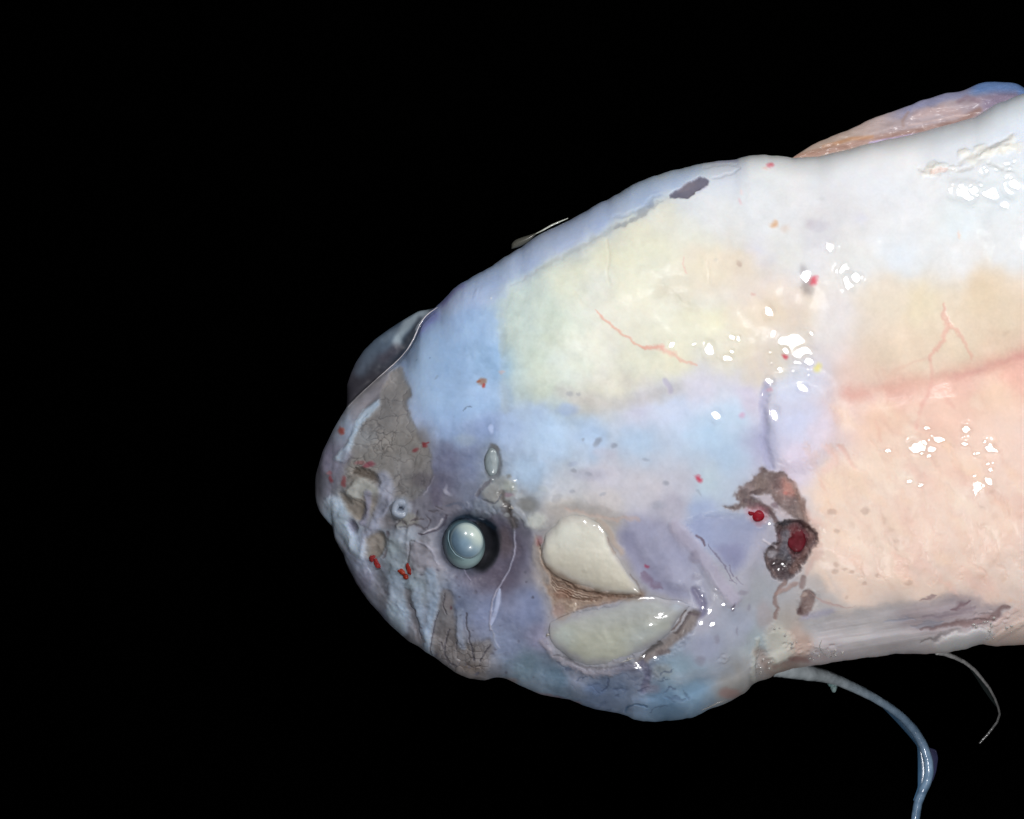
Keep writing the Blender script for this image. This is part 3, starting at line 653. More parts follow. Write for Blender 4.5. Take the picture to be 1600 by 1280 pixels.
    F.poly([(1250,932),(1262,922),(1272,928),(1275,940),(1270,958),(1258,967),(1248,955),(1254,944)], (120,100,96), .85, edge=3, h=-4, warp=1.3)
    F.grain([(1245,925),(1280,920),(1280,965),(1248,968)], 18, .8, 14)
    F.spot(1251, 956, 5, 5, (84,66,66), .8, -2); F.spot(1257, 932, 4, 4, (176,158,150), .7, 1)
    for k in range(10):
        F.stroke([(1262 + k * 3, 925 + k * 2), (1280 + k * 4, 938 + k), (1300 + k * 4, 948)], 1.2, (172,148,144), .4, 0)
    F.stroke([(1256,966),(1275,962),(1300,955)], 9, (134,132,156), .45, 0, soft=.95)
    F.poly([(1192,985),(1215,978),(1236,992),(1246,1015),(1236,1036),(1215,1044),(1200,1030)], (176,176,168), .6, edge=6, h=5, warp=1.4)
    F.grain([(1150,985),(1290,975),(1275,1045),(1160,1080)], 6, .4, 30, seed=8, edge=14)
    F.spot(1195, 962, 12, 22, (166,150,150), .4)
    # ------------------------------------------------ striated grey underside
    G = [(1264,978),(1300,962),(1360,952),(1440,938),(1480,932),(1530,946),(1572,952),(1592,944),(1574,966),(1545,982),(1500,990),(1470,1006),(1400,1024),(1300,1042),(1262,1040),(1272,1010)]
    F.poly(G, (166,162,165), .7, edge=9, h=-3)
    i = F._box(G, 12)
    if len(i):
        d, _ = seg_dist(x[i], y[i], G, True); mi = np.where(inside(x[i], y[i], G), smooth(0, 14, d), 0)
        v = y[i] + (x[i] - 1400) * .17
        st = vnoise(x[i] * .05, v, 6, 2) * .6 + vnoise(x[i] * .06, v, 2.8, 4) * .4 + .7 * vnoise(x[i] * .12, v, 15, 6)
        F.C[i] += (mi * st * 13)[:, None] * np.array([1, 1, 1.05]); F.H[i] += mi * st * .3
    F.poly([(1390,962),(1450,938),(1520,940),(1580,950),(1540,975),(1480,992),(1420,990)], (140,126,132), .5, edge=14, warp=2)
    for pts, w, c, a in [([(1440,937),(1462,930)],4,(124,100,104),.7),([(1488,951),(1514,945)],6,(108,86,92),.8),([(1440,968),(1470,962),(1505,958),(1525,950)],6,(120,106,116),.5),
                         ([(1440,985),(1490,978),(1530,972),(1556,962),(1578,948)],7,(108,86,86),.8),([(1440,1006),(1465,998),(1500,988),(1540,982)],5,(96,90,92),.7),([(1380,975),(1430,966)],5,(126,134,152),.5),([(1425,982),(1480,972)],8,(128,132,146),.6)]:
        F.stroke(pts, w * 1.3, c, a * .85, -.8, soft=.98, taper=.8, warp=1.8)
    F.poly([(1456,1016),(1466,1001),(1502,987),(1548,981),(1556,993),(1536,1005),(1482,1018)], (178,176,178), .85, edge=4, h=4)
    F.stroke([(1550,1004),(1575,985),(1600,972)], 10, (196,176,166), .6, 3); F.stroke([(1555,975),(1570,962),(1590,950)], 6, (186,160,152), .5, 2)
    # ------------------------------------------------ overall fine mottle, speckle, wet grain
    n1 = fbm(x, y, 34, 1, 4); n2 = fbm(x, y, 9, 7, 3)
    amp = 3.2 + 3.4 * smooth(1150, 800, x)
    F.C += (n1 * amp * 1.6)[:, None] * np.array([1, .9, .85]) + (n2 * amp * 1.3)[:, None] + (fbm(x, y, 48, 14, 3) * 4)[:, None] * np.array([.35, 0, -.5])
    F.H += .18 * fbm(x, y, 7, 9, 2) * smooth(1300, 700, x)
    cl = smooth(.25, .8, fbm(x, y, 120, 10, 3) + .2)
    for g in GLINTS:
        F.bead(g[0], g[1], g[2] * 1.4, g[3], 1.0 + .3 * math.sin(g[0]))
    r3 = np.random.RandomState(11)
    clusters = [((1240,1010),(26,10),7),((1285,1018),(26,6),6),((1560,968),(30,10),8),((1530,965),(20,8),3),((1185,1030),(12,14),3),((1130,1028),(14,8),6),((1120,950),(30,30),10),((1450,690),(60,22),12),((1540,730),(25,40),10),
                ((1230,560),(50,50),12),((1540,300),(50,22),14),((1545,262),(50,10),12),((860,990),(16,20),6),((990,1030),(26,12),9),((1220,885),(12,16),5),((790,770),(24,22),7),((1210,820),(8,6),3),((1130,545),(40,30),6)]
    for (c, sd, n) in clusters:
        for k in range(n):
            px = c[0] + r3.normal() * sd[0] * .55; py = c[1] + r3.normal() * sd[1] * .55; r = r3.uniform(1.8, 4.2)
            F.bead(px, py, r, r * r3.uniform(.35, .7), r3.uniform(.7, 1.6), r3.uniform(0, 3))
    k = 1 - .12 * smooth(960, 820, x) * smooth(640, 730, y) - .12 * smooth(700, 640, x) * smooth(800, 740, y)
    lum = F.C.mean(1, keepdims=True); F.C = lum + (F.C - lum) * k[:, None]
    F.C = np.clip(F.C, 2, 252)


def albedo(F, x, y, gain=1.0):
    L = np.clip(light_at(x, y), .25, 1.6)
    a = srgb(F.C) / L[:, None] * gain
    # soft shoulder so that no tissue is brighter than real flesh
    mx = a.max(1, keepdims=True)
    a = a * np.where(mx > .78, (.78 + .14 * np.tanh((mx - .78) / .14 * .8)) / mx, 1)
    return np.clip(a, .004, .9)


# ------------------------------------------------------------------ materials
def new_mat(name, rough=.25, coat=.6, sss=.25, coat_rough=.06, bump=.15, col=None, trans=0.0, alpha=1.0, spec=.5, scale=2500, ior=1.4, radius=(1.0, .75, .6)):
    m = bpy.data.materials.new(name); m.use_nodes = True
    nt = m.node_tree; b = nt.nodes['Principled BSDF']; N = nt.nodes.new; Lk = nt.links.new
    if col is None:
        a = N('ShaderNodeAttribute'); a.attribute_name = 'tint'; src = a.outputs['Color']
    else:
        a = N('ShaderNodeRGB'); a.outputs[0].default_value = (*col, 1); src = a.outputs[0]
    tc = N('ShaderNodeTexCoord')
    n = N('ShaderNodeTexNoise'); n.inputs['Scale'].default_value = scale; n.inputs['Detail'].default_value = 4
    Lk(tc.outputs['Object'], n.inputs['Vector'])
    mp = N('ShaderNodeMapRange'); mp.inputs['To Min'].default_value = .95; mp.inputs['To Max'].default_value = 1.05
    Lk(n.outputs['Fac'], mp.inputs['Value'])
    mx = N('ShaderNodeMix'); mx.data_type = 'RGBA'; mx.blend_type = 'MULTIPLY'; mx.inputs['Factor'].default_value = 1
    Lk(src, mx.inputs[6]); Lk(mp.outputs['Result'], mx.inputs[7]); Lk(mx.outputs[2], b.inputs['Base Color'])
    if col is None:
        r = N('ShaderNodeAttribute'); r.attribute_name = 'wet'
        ad = N('ShaderNodeMath'); ad.operation = 'ADD'; ad.use_clamp = True; ad.inputs[1].default_value = rough
        Lk(r.outputs['Fac'], ad.inputs[0]); Lk(ad.outputs[0], b.inputs['Roughness'])
    else:
        b.inputs['Roughness'].default_value = rough
    n2 = N('ShaderNodeTexNoise'); n2.inputs['Scale'].default_value = scale * .5; n2.inputs['Detail'].default_value = 3
    Lk(tc.outputs['Object'], n2.inputs['Vector'])
    bp = N('ShaderNodeBump'); bp.inputs['Strength'].default_value = bump; bp.inputs['Distance'].default_value = 2.0 * S
    Lk(n2.outputs['Fac'], bp.inputs['Height']); Lk(bp.outputs['Normal'], b.inputs['Normal'])
    b.inputs['Specular IOR Level'].default_value = spec
    b.inputs['IOR'].default_value = ior
    b.inputs['Coat Weight'].default_value = coat; b.inputs['Coat Roughness'].default_value = coat_rough
    if sss:
        b.inputs['Subsurface Weight'].default_value = sss; b.inputs['Subsurface Scale'].default_value = 9 * S
        b.inputs['Subsurface Radius'].default_value = radius
    b.inputs['Transmission Weight'].default_value = trans
    b.inputs['Alpha'].default_value = alpha
    return m




def wet_coat(m):
    nt = m.node_tree; b = nt.nodes['Principled BSDF']
    a = nt.nodes.new('ShaderNodeAttribute'); a.attribute_name = 'wet'
    mp = nt.nodes.new('ShaderNodeMapRange'); mp.inputs['From Min'].default_value = 0; mp.inputs['From Max'].default_value = -.10
    mp.inputs['To Min'].default_value = .03; mp.inputs['To Max'].default_value = 1.0
    nt.links.new(a.outputs['Fac'], mp.inputs['Value']); nt.links.new(mp.outputs['Result'], b.inputs['Coat Weight'])


M_skin = new_mat('wet_translucent_skin', rough=.42, coat=.75, coat_rough=.07, sss=.5, bump=.02, spec=.25)
wet_coat(M_skin)
M_muscle = new_mat('wet_pale_muscle', rough=.34, coat=.5, coat_rough=.06, sss=.35, bump=.08, spec=.3)
M_clot = new_mat('fresh_blood_clot', rough=.5, coat=.12, sss=0, bump=.3, spec=.2)
M_eye = new_mat('cloudy_eyeball', rough=.35, coat=.6, coat_rough=.1, sss=.0, bump=.05)
M_lens = new_mat('milky_lens', rough=.3, coat=.35, coat_rough=.07, sss=0, bump=.03)
M_hood = new_mat('clear_gelatinous_skin', rough=.35, coat=.7, coat_rough=.12, sss=0, bump=.1, trans=.25)
M_fin = new_mat('wet_back_fin', rough=.45, coat=.12, coat_rough=.12, sss=.3, bump=.1, spec=.3)
M_ray = new_mat('wet_fin_ray', rough=.3, coat=.9, coat_rough=.07, sss=.0, bump=.9, scale=1500)
M_web = new_mat('clear_fin_membrane', rough=.3, coat=.6, coat_rough=.1, sss=0, bump=.2, alpha=.75)
M_cloth = new_mat('black_velvet_sheet', rough=1.0, coat=0, sss=0, bump=.2, col=(.0002, .0002, .0002), spec=0.0, scale=900)

root = bpy.data.objects.new('fish', None); scene.collection.objects.link(root)
root['label'] = 'head and front body of a pale wet fish with a cloudy round eye, on black'
root['category'] = 'fish'
root.empty_display_size = .01
root.location = P(1080, 640, 0)
ROOT = np.array(root.location)


def mesh_obj(name, verts, faces, mat, parent=root, tint=None, wet=None, label=None, smooth_=True):
    """verts: (N,3) in drawing units px,py,z"""
    v = np.empty(verts.shape); v[:, 0], v[:, 1], v[:, 2] = P(verts[:, 0], verts[:, 1], verts[:, 2])
    v -= ROOT if parent is not None else 0
    if parent is not None and parent is not root: v -= np.array(parent['_off'])
    off = v.mean(0) if parent is not None else np.zeros(3)
    v = v - off
    me = bpy.data.meshes.new(name)
    faces = np.asarray(faces)
    me.vertices.add(len(v)); me.vertices.foreach_set('co', v.astype(np.float32).ravel())
    k = faces.shape[1]
    me.loops.add(faces.size); me.loops.foreach_set('vertex_index', faces.astype(np.int32).ravel())
    me.polygons.add(len(faces)); me.polygons.foreach_set('loop_start', np.arange(0, faces.size, k, dtype=np.int32))
    me.polygons.foreach_set('loop_total', np.full(len(faces), k, np.int32))
    me.polygons.foreach_set('use_smooth', np.full(len(faces), smooth_, bool))
    me.update(calc_edges=True); me.validate()
    if tint is not None:
        a = me.color_attributes.new('tint', 'FLOAT_COLOR', 'POINT')
        a.data.foreach_set('color', np.concatenate([tint, np.ones((len(tint), 1))], 1).astype(np.float32).ravel())
        w = me.attributes.new('wet', 'FLOAT', 'POINT')
        w.data.foreach_set('value', (np.zeros(len(v)) if wet is None else wet).astype(np.float32))
    me.materials.append(mat)
    o = bpy.data.objects.new(name, me); scene.collection.objects.link(o)
    if parent is not None:
        o.parent = parent; o.location = off
        prev = np.zeros(3) if parent is root else np.array(parent['_off'])
        o['_off'] = list(prev + off)
    if label: o['label'] = label
    return o


def grid_faces(nu, nv, wrap_v=False):
    i = np.arange(nu - 1)[:, None]; j = np.arange(nv if wrap_v else nv - 1)[None]
    j2 = (j + 1) % nv
    a = i * nv + j; b = i * nv + j2; c = (i + 1) * nv + j2; d = (i + 1) * nv + j
    return np.stack([a, b, c, d], -1).reshape(-1, 4)


# ------------------------------------------------------------------ the black sheet
gx, gy = np.meshgrid(np.linspace(-9000, 11000, 41), np.linspace(-8000, 9000, 35), indexing='ij')
vs = np.stack([gx.ravel(), gy.ravel(), np.full(gx.size, -1.0)], 1)
o = mesh_obj('black_backdrop', vs, grid_faces(41, 35)[:, ::-1], M_cloth, None)
o['kind'] = 'structure'

# ------------------------------------------------------------------ body
NF, NB = 800, 70
s0 = np.linspace(0, 1, 60) ** 2 * 40
xs = np.concatenate([492.0 + .02 + s0, np.arange(533.4, 1612, 1.35), np.linspace(1613, 1700, 20), np.linspace(1710, 2989.9, 90)])
th = np.concatenate([np.linspace(-math.pi / 2, math.pi / 2, NF), math.pi / 2 + np.linspace(0, math.pi, NB + 2)[1:-1]])
T, B, R = prof(xs)
X = np.repeat(xs[:, None], len(th), 1)
sn = np.sin(th)[None]; cs = np.cos(th)[None]
hh = ((B - T) / 2)[:, None]; mid = ((B + T) / 2)[:, None]
Y = mid + hh * sn * np.ones_like(X)
front = cs >= -1e-9
Rb = np.minimum(R, ZC - 2)[:, None]
Z = ZC - Rb * np.abs(cs) ** .8
Z = np.where(front, zbase(X, Y), Z)
# base normals
def nrm(X, Y, Z):
    dXu, dXv = np.gradient(X); dYu, dYv = np.gradient(Y); dZu, dZv = np.gradient(Z)
    nx = dYu * dZv - dZu * dYv; ny = dZu * dXv - dXu * dZv; nz = dXu * dYv - dYu * dXv
    l = np.sqrt(nx ** 2 + ny ** 2 + nz ** 2) + 1e-9
    return nx / l, ny / l, nz / l
nx, ny, nz = nrm(X, Y, Z)
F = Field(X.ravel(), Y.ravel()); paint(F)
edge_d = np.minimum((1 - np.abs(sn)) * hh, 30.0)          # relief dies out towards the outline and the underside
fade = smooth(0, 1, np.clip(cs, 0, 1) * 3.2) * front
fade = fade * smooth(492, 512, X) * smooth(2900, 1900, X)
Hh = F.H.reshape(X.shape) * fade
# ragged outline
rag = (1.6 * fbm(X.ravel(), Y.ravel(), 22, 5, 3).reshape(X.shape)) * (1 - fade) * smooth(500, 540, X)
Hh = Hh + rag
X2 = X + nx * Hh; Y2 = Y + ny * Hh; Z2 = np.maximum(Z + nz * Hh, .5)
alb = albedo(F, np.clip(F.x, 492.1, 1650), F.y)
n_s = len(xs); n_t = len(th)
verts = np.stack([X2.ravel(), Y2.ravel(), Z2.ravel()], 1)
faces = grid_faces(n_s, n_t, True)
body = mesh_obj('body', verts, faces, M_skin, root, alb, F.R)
# face orientation: make normals point outwards
mid_i = faces[(n_s // 2) * n_t + NF // 2]
pv = verts[mid_i]; q = np.cross(pv[1] - pv[0], pv[2] - pv[0])
FLIP = (q[2] * -1) < 0       # drawing y points down, so the handedness is mirrored in the scene
if FLIP: body.data.flip_normals()
del X, Y, X2, Y2, Z2, nx, ny, nz


def surf(px, py):
    """height of the finished skin at points"""
    px = np.asarray(px, float); py = np.asarray(py, float)
    f = Field(px.ravel(), py.ravel()); paint(f)
    t, b, _ = prof(f.x); u = (f.y - (t + b) / 2) / ((b - t) / 2)
    fd = smooth(0, 1, np.sqrt(np.clip(1 - u * u, 0, 1)) * 3.2)
    return (zbase(f.x, f.y) + f.H * fd).reshape(px.shape), f


def resample(pts, n):
    pts = np.array(pts, float); d = np.r_[0, np.cumsum(np.hypot(*np.diff(pts[:, :2], axis=0).T))]
    t = np.linspace(0, d[-1], n)
    out = np.stack([np.interp(t, d, pts[:, k]) for k in range(pts.shape[1])], 1)
    if n > 12:
        k = np.hanning(7); k /= k.sum()
        for c in range(out.shape[1]):
            out[:, c] = np.convolve(np.pad(out[:, c], 3, mode='reflect', reflect_type='odd'), k, 'valid')
    return out


def strip(name, A, Bc, zA, zB, bulge, thick, mat, colf, ns=80, nt=24, parent=root, label=None, onskin=0, rel=None, pw=.5):
    """closed soft sheet spanning curve A to curve Bc; zA/zB arrays or callables along the curves"""
    a = resample(A, ns); b = resample(Bc, ns)
    if onskin:
        for q, sd in ((a, 3), (b, 8)):
            e = np.clip(np.sin(np.linspace(0, math.pi, ns)) * 4, 0, 1)
            q0 = q.copy()
            q[:, 0] += 2.2 * fbm(q0[:, 0], q0[:, 1], 34, sd, 2, .5) * e; q[:, 1] += 2.2 * fbm(q0[:, 0], q0[:, 1], 34, sd + 2, 2, .5) * e
    t = (1 - np.cos(np.linspace(0, math.pi, nt))) / 2
    X = a[:, None, 0] * (1 - t) + b[:, None, 0] * t; Y = a[:, None, 1] * (1 - t) + b[:, None, 1] * t
    s = np.linspace(0, 1, ns)
    if onskin:
        zb = zbase(X, Y)
    else:
        za = np.interp(s, np.linspace(0, 1, len(zA)), zA)[:, None]; zb_ = np.interp(s, np.linspace(0, 1, len(zB)), zB)[:, None]
        zb = za * (1 - t) + zb_ * t
    env = (4 * t * (1 - t))[None] ** pw * np.clip(4 * s * (1 - s), 0, 1)[:, None] ** pw
    if onskin: zb = zb - onskin
    Zf = zb + bulge * env + (rel(X, Y) * env if rel is not None else 0)
    Zb = zb - thick * env - .3
    Xa = np.concatenate([X, X[:, ::-1][:, 1:-1]], 1); Ya = np.concatenate([Y, Y[:, ::-1][:, 1:-1]], 1); Za = np.concatenate([Zf, Zb[:, ::-1][:, 1:-1]], 1)
    v = np.stack([Xa.ravel(), Ya.ravel(), Za.ravel()], 1)
    col = colf(v[:, 0], v[:, 1])
    nv = Xa.shape[1]
    if onskin:
        e = np.concatenate([env, env[:, ::-1][:, 1:-1]], 1).ravel() ** (1 / pw)
        m = smooth(.62, .05, e + .16 * fbm(v[:, 0], v[:, 1], 16, 6, 3))[:, None] * .85
        fu = Field(v[:, 0], v[:, 1]); paint(fu)          # the thin rim shows the tissue it grows out of
        col = col * (1 - m) + albedo(fu, v[:, 0], v[:, 1]) * m
    o = mesh_obj(name, v, grid_faces(ns, nv, True), mat, parent, col, None, label)
    fc = grid_faces(ns, nv, True)[(ns // 2) * nv + nt // 2]; p = v[fc]; q = np.cross(p[1] - p[0], p[2] - p[0])
    if (q[2] * -1) < 0: o.data.flip_normals()
    return o


def tubef(name, pts, rad, mat, colf, parent=root, n=14, ns=120, label=None, rough=0.0, seed=1):
    """pts: (px,py,z) path; rad: radii"""
    p = resample(pts, ns); r = np.interp(np.linspace(0, 1, ns), np.linspace(0, 1, len(rad)), rad)
    d = np.gradient(p, axis=0); d /= np.linalg.norm(d, axis=1)[:, None]
    up = np.tile([0, 0, 1.0], (ns, 1)); s1 = np.cross(d, up); s1 /= np.linalg.norm(s1, axis=1)[:, None] + 1e-9; u2 = np.cross(s1, d)
    an = np.linspace(0, 2 * math.pi, n, endpoint=False)
    rr = r[:, None] * (1 + rough * vnoise(np.arange(ns)[:, None] * 1.0 + 0 * an, an[None] * 2 + 0 * r[:, None], 2.2, seed))
    rr[0] *= .05; rr[-1] *= .05
    v = p[:, None] + s1[:, None] * (np.cos(an)[None] * rr)[..., None] + u2[:, None] * (np.sin(an)[None] * rr)[..., None]
    v = v.reshape(-1, 3)
    fc = grid_faces(ns, n, True)
    o = mesh_obj(name, v, fc, mat, parent, colf(v[:, 0], v[:, 1]), None, label)
    k = fc[(ns // 2) * n]; pc = v[k]; q = np.cross(pc[1] - pc[0], pc[2] - pc[0]); c = pc.mean(0) - p[ns // 2]
    if -np.dot(q, c) < 0: o.data.flip_normals()
    return o


def blob(name, cx, cy, cz, rx, ry, rz, mat, colf, parent=root, ang=0.0, nu=40, nv=56, lump=0.0, seed=2, label=None):
    u = np.linspace(0.001, math.pi - .001, nu); w = np.linspace(0, 2 * math.pi, nv, endpoint=False)
    U, W = np.meshgrid(u, w, indexing='ij')
    x = np.sin(U) * np.cos(W); y = np.sin(U) * np.sin(W); z = np.cos(U)
    l = 1 + lump * fbm((x * 3 + 7 * seed).ravel(), (y * 3 + z * 2.1).ravel(), 1.3, seed, 3).reshape(x.shape) * 2
    c, s_ = math.cos(ang), math.sin(ang)
    ex = x * rx * l; ey = y * ry * l
    v = np.stack([(cx + ex * c - ey * s_).ravel(), (cy + ex * s_ + ey * c).ravel(), (cz + z * rz * l).ravel()], 1)
    fc = grid_faces(nu, nv, True)
    o = mesh_obj(name, v, fc, mat, parent, colf(v, x.ravel(), y.ravel(), z.ravel()), None, label)
    k = fc[(nu // 2) * nv]; pc = v[k]; q = np.cross(pc[1] - pc[0], pc[2] - pc[0])
    if -np.dot(q, pc.mean(0) - np.array([cx, cy, cz])) < 0: o.data.flip_normals()
    return o


# ------------------------------------------------------------------ eye
def lin(c, L):
    return srgb(c) / L


Le = float(light_at(np.array([729.0]), np.array([848.0]))[0])
ze = float(zbase(np.array([729.0]), np.array([848.0]))[0])


def eye_col(v, x, y, z):
    # pale lower rim, dark teal upper side
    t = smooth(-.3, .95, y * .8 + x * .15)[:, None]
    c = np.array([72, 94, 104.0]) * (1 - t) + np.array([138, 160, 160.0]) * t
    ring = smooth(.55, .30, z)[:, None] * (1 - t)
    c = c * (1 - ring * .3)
    return srgb(c) / Le


eye = blob('eye', 725, 850, ze - 26, 33, 39, 26, M_eye, eye_col, root, ang=-.15, nu=70, nv=90, label='round cloudy grey-blue eye in a dark socket')


def lens_col(v, x, y, z):
    px, py = v[:, 0], v[:, 1]
    t = smooth(-.55, .85, x * .95 - y * .30 + .12 * vnoise(px, py, 12, 3))[:, None]
    u = smooth(0.2, .9, y)[:, None]
    c = np.array([92, 114, 132.0]) * (1 - t) + np.array([172, 184, 176.0]) * t
    c = c * (1 - .45 * u) + np.array([128, 152, 170.0]) * .45 * u
    b_ = (smooth(.5, .1, np.hypot(x + .1, y - .1)))[:, None]
    c = c * (1 - .35 * b_) + np.array([104, 134, 160.0]) * .35 * b_
    r = np.hypot(x, y)
    rim = smooth(.86, .93, r)[:, None] * smooth(1.0, .97, r)[:, None]
    c = c * (1 - .6 * rim) + np.array([140, 160, 162.0]) * .6 * rim
    c = c + fbm(px, py, 14, 4, 4)[:, None] * 12
    return srgb(c) / Le


lens = blob('lens', 729, 845, ze - 8, 26, 28.5, 16, M_lens, lens_col, eye, ang=-.35, nu=60, nv=80, label='milky bulging lens')
# pale crescent fold on the lens edge
tubef('lens_rim', [(702, 828, ze - 3), (700, 842, ze - 2), (704, 856, ze - 2), (712, 867, ze - 2), (726, 874, ze - 2)], [.3, .7, .5, .8, .3], M_eye,
      lambda x, y: np.tile(lin((122, 146, 156), Le), (len(x), 1)), eye, n=8, ns=40)

# ------------------------------------------------------------------ pale jaw muscles


def muscle_col(c0, c1, x0, x1, y0, y1, shade=None):
    def f(x, y):
        t = smooth(y0, y1, y + 12 * fbm(x, y, 40, 3, 2))[:, None]
        c = np.array(c0, float) * (1 - t) + np.array(c1, float) * t
        n = fbm(x, y, 22, 5, 4)[:, None] * 8
        st = vnoise(x * .25 + y * .12, y - x * .15, 5, 9)[:, None] * 3
        c = c + n + st
        for q in (shade or []):
            w = smooth(q[2], q[2] * .2, np.hypot(x - q[0], (y - q[1]) * q[3]))[:, None] * q[5]
            c = c * (1 - w) + np.array(q[4], float) * w
        return srgb(np.clip(c, 4, 250)) / np.clip(light_at(x, y), .3, 1.6)[:, None]
    return f


def mus_rel(X, Y):
    r = 2.5 * fbm(X.ravel(), Y.ravel(), 45, 4, 3) + .5 * fbm(X.ravel(), Y.ravel(), 9, 4, 2)
    for (bx, by, br) in [(921,831,3.4),(875,854,2.6),(914,891,4),(899,964,2.4),(899,971,2.6),(871,982,3),(869,990,3),(888,993,2.6),(894,1002,2.4),(946,996,3.2),(1048,982,4.5),(1000,1000,5),(985,1018,4)]:
        r += br * .22 * np.exp(-((X.ravel() - bx) ** 2 + (Y.ravel() - by) ** 2) / (br * br) * 1.4)
    return r.reshape(X.shape)


strip('jaw_muscle', UA, UB, None, None, 10, 8, M_muscle, muscle_col((208,207,196), (186,181,167), 0, 0, 820, 925, [(880,830,40,1,(204,206,198),.6)]), ns=150, nt=110, onskin=1.6, pw=.85, rel=mus_rel, label='upper cream jaw muscle, bare and rounded')
strip('jaw_muscle', LA, LB, None, None, 11, 8, M_muscle, muscle_col((160,163,162), (166,168,156), 0, 0, 945, 1000, [(1010,1000,50,1.3,(168,176,182),.5),(880,995,30,1,(172,182,182),.5),(1065,945,26,1.5,(172,182,196),.8),(1020,1018,30,1,(140,134,118),.5)]), ns=150, nt=110, onskin=1.6, pw=.85, rel=mus_rel, label='lower greyish-white jaw muscle, leaf-shaped and wet')

# ------------------------------------------------------------------ clear hood over the snout
HB = [(541,640),(560,619),(590,591),(622,564),(637,547),(648,526),(656,506),(668,491),(684,480)]
HA = [(541,640),(542,622),(542,602),(548,584),(555,568),(568,548),(585,531),(604,517),(622,505),(640,494),(655,486),(668,484),(684,480)]


def hood_col(x, y):
    c = np.tile(np.array([52, 51, 58.0]), (len(x), 1))
    t = smooth(600, 520, y)[:, None]
    c = c * (1 - t) + np.array([66, 78, 92.0]) * t
    for pts, w, cc, a in [([(665,487),(650,493),(638,505),(628,520),(620,535)], 11, (168,182,190), .75), ([(660,490),(630,510),(600,530)], 9, (128,138,148), .4), ([(608,528),(580,552),(562,580)], 16, (92,106,122), .5),
                          ([(655,500),(645,520),(632,540)], 9, (66,72,82), .8), ([(676,484),(660,498),(650,515)], 4, (176,186,196), .7), ([(600,560),(620,545)], 14, (72,68,78), .6)]:
        d, _ = seg_dist(x + 3 * vnoise(x, y, 14, 3), y, pts); m = (smooth(w, w * .1, d) * a)[:, None]
        c = c * (1 - m) + np.array(cc, float) * m
    c = c + fbm(x, y, 20, 6, 3)[:, None] * 5
    return srgb(c) / .5


def hood_rel(X, Y):
    r = 5 * fbm(X.ravel(), Y.ravel(), 50, 3, 2) + 1.2 * fbm(X.ravel(), Y.ravel(), 14, 5, 2)
    return r.reshape(X.shape)


hz = [232, 240, 246, 250, 250]
strip('snout_hood', HA, HB, [228, 226, 228, 232, 234], hz, 9, 14, M_hood, hood_col, ns=140, nt=60, rel=hood_rel, label='dark clear gelatinous skin bulging over the snout')
HE = resample([(543,637),(560,619),(590,591),(622,563),(637,546),(648,526),(655,508),(666,492),(684,480)], 40)
HE = [(p[0], p[1], float(zbase(np.array([p[0] + 5.0]), np.array([p[1] + 7.0]))[0]) + 6) for p in HE]
tubef('hood_edge_glint', HE, [.2, .15, .35, .2, .6, .8, .5, .9, 1.1, .8, .9, .4], M_ray,  # pale tube stands in for the specular line along the hood rim
      lambda x, y: np.tile(lin((190, 186, 190), .8), (len(x), 1)), n=8, ns=160, rough=.3)

# gelatinous bead on the back
strip('mucus_fold', [(799,389),(799,381),(805,375),(815,371),(828,367),(842,362)], [(799,389),(808,387),(816,384),(826,378),(842,362)], [236, 240], [238, 242], 6, 5, M_hood,
      lambda x, y: np.tile(lin((96, 96, 88), .9), (len(x), 1)), ns=40, nt=16)
tubef('wet_edge', [(836,366,244),(848,360,246),(862,352,246),(876,346,246),(888,341,244)], [.5, 1.2, 1.4, 1.2, .4], M_ray, lambda x, y: np.tile(lin((215, 218, 205), 1.1), (len(x), 1)), n=8, ns=40)

# ------------------------------------------------------------------ fin along the back
DA = [(1236,248),(1250,238),(1280,222),(1300,213),(1321,205),(1340,196),(1361,187),(1380,180),(1406,170),(1422,165),(1438,158),(1455,153),(1473,147),(1490,145),(1510,141),(1518,135),(1532,131),(1554,128),(1587,128),(1598,136),(1640,150),(1720,180),(1800,200)]
DB = [(1236,252),(1270,256),(1320,250),(1380,236),(1430,226),(1480,212),(1520,200),(1560,182),(1600,168),(1650,170),(1720,190),(1800,210)]


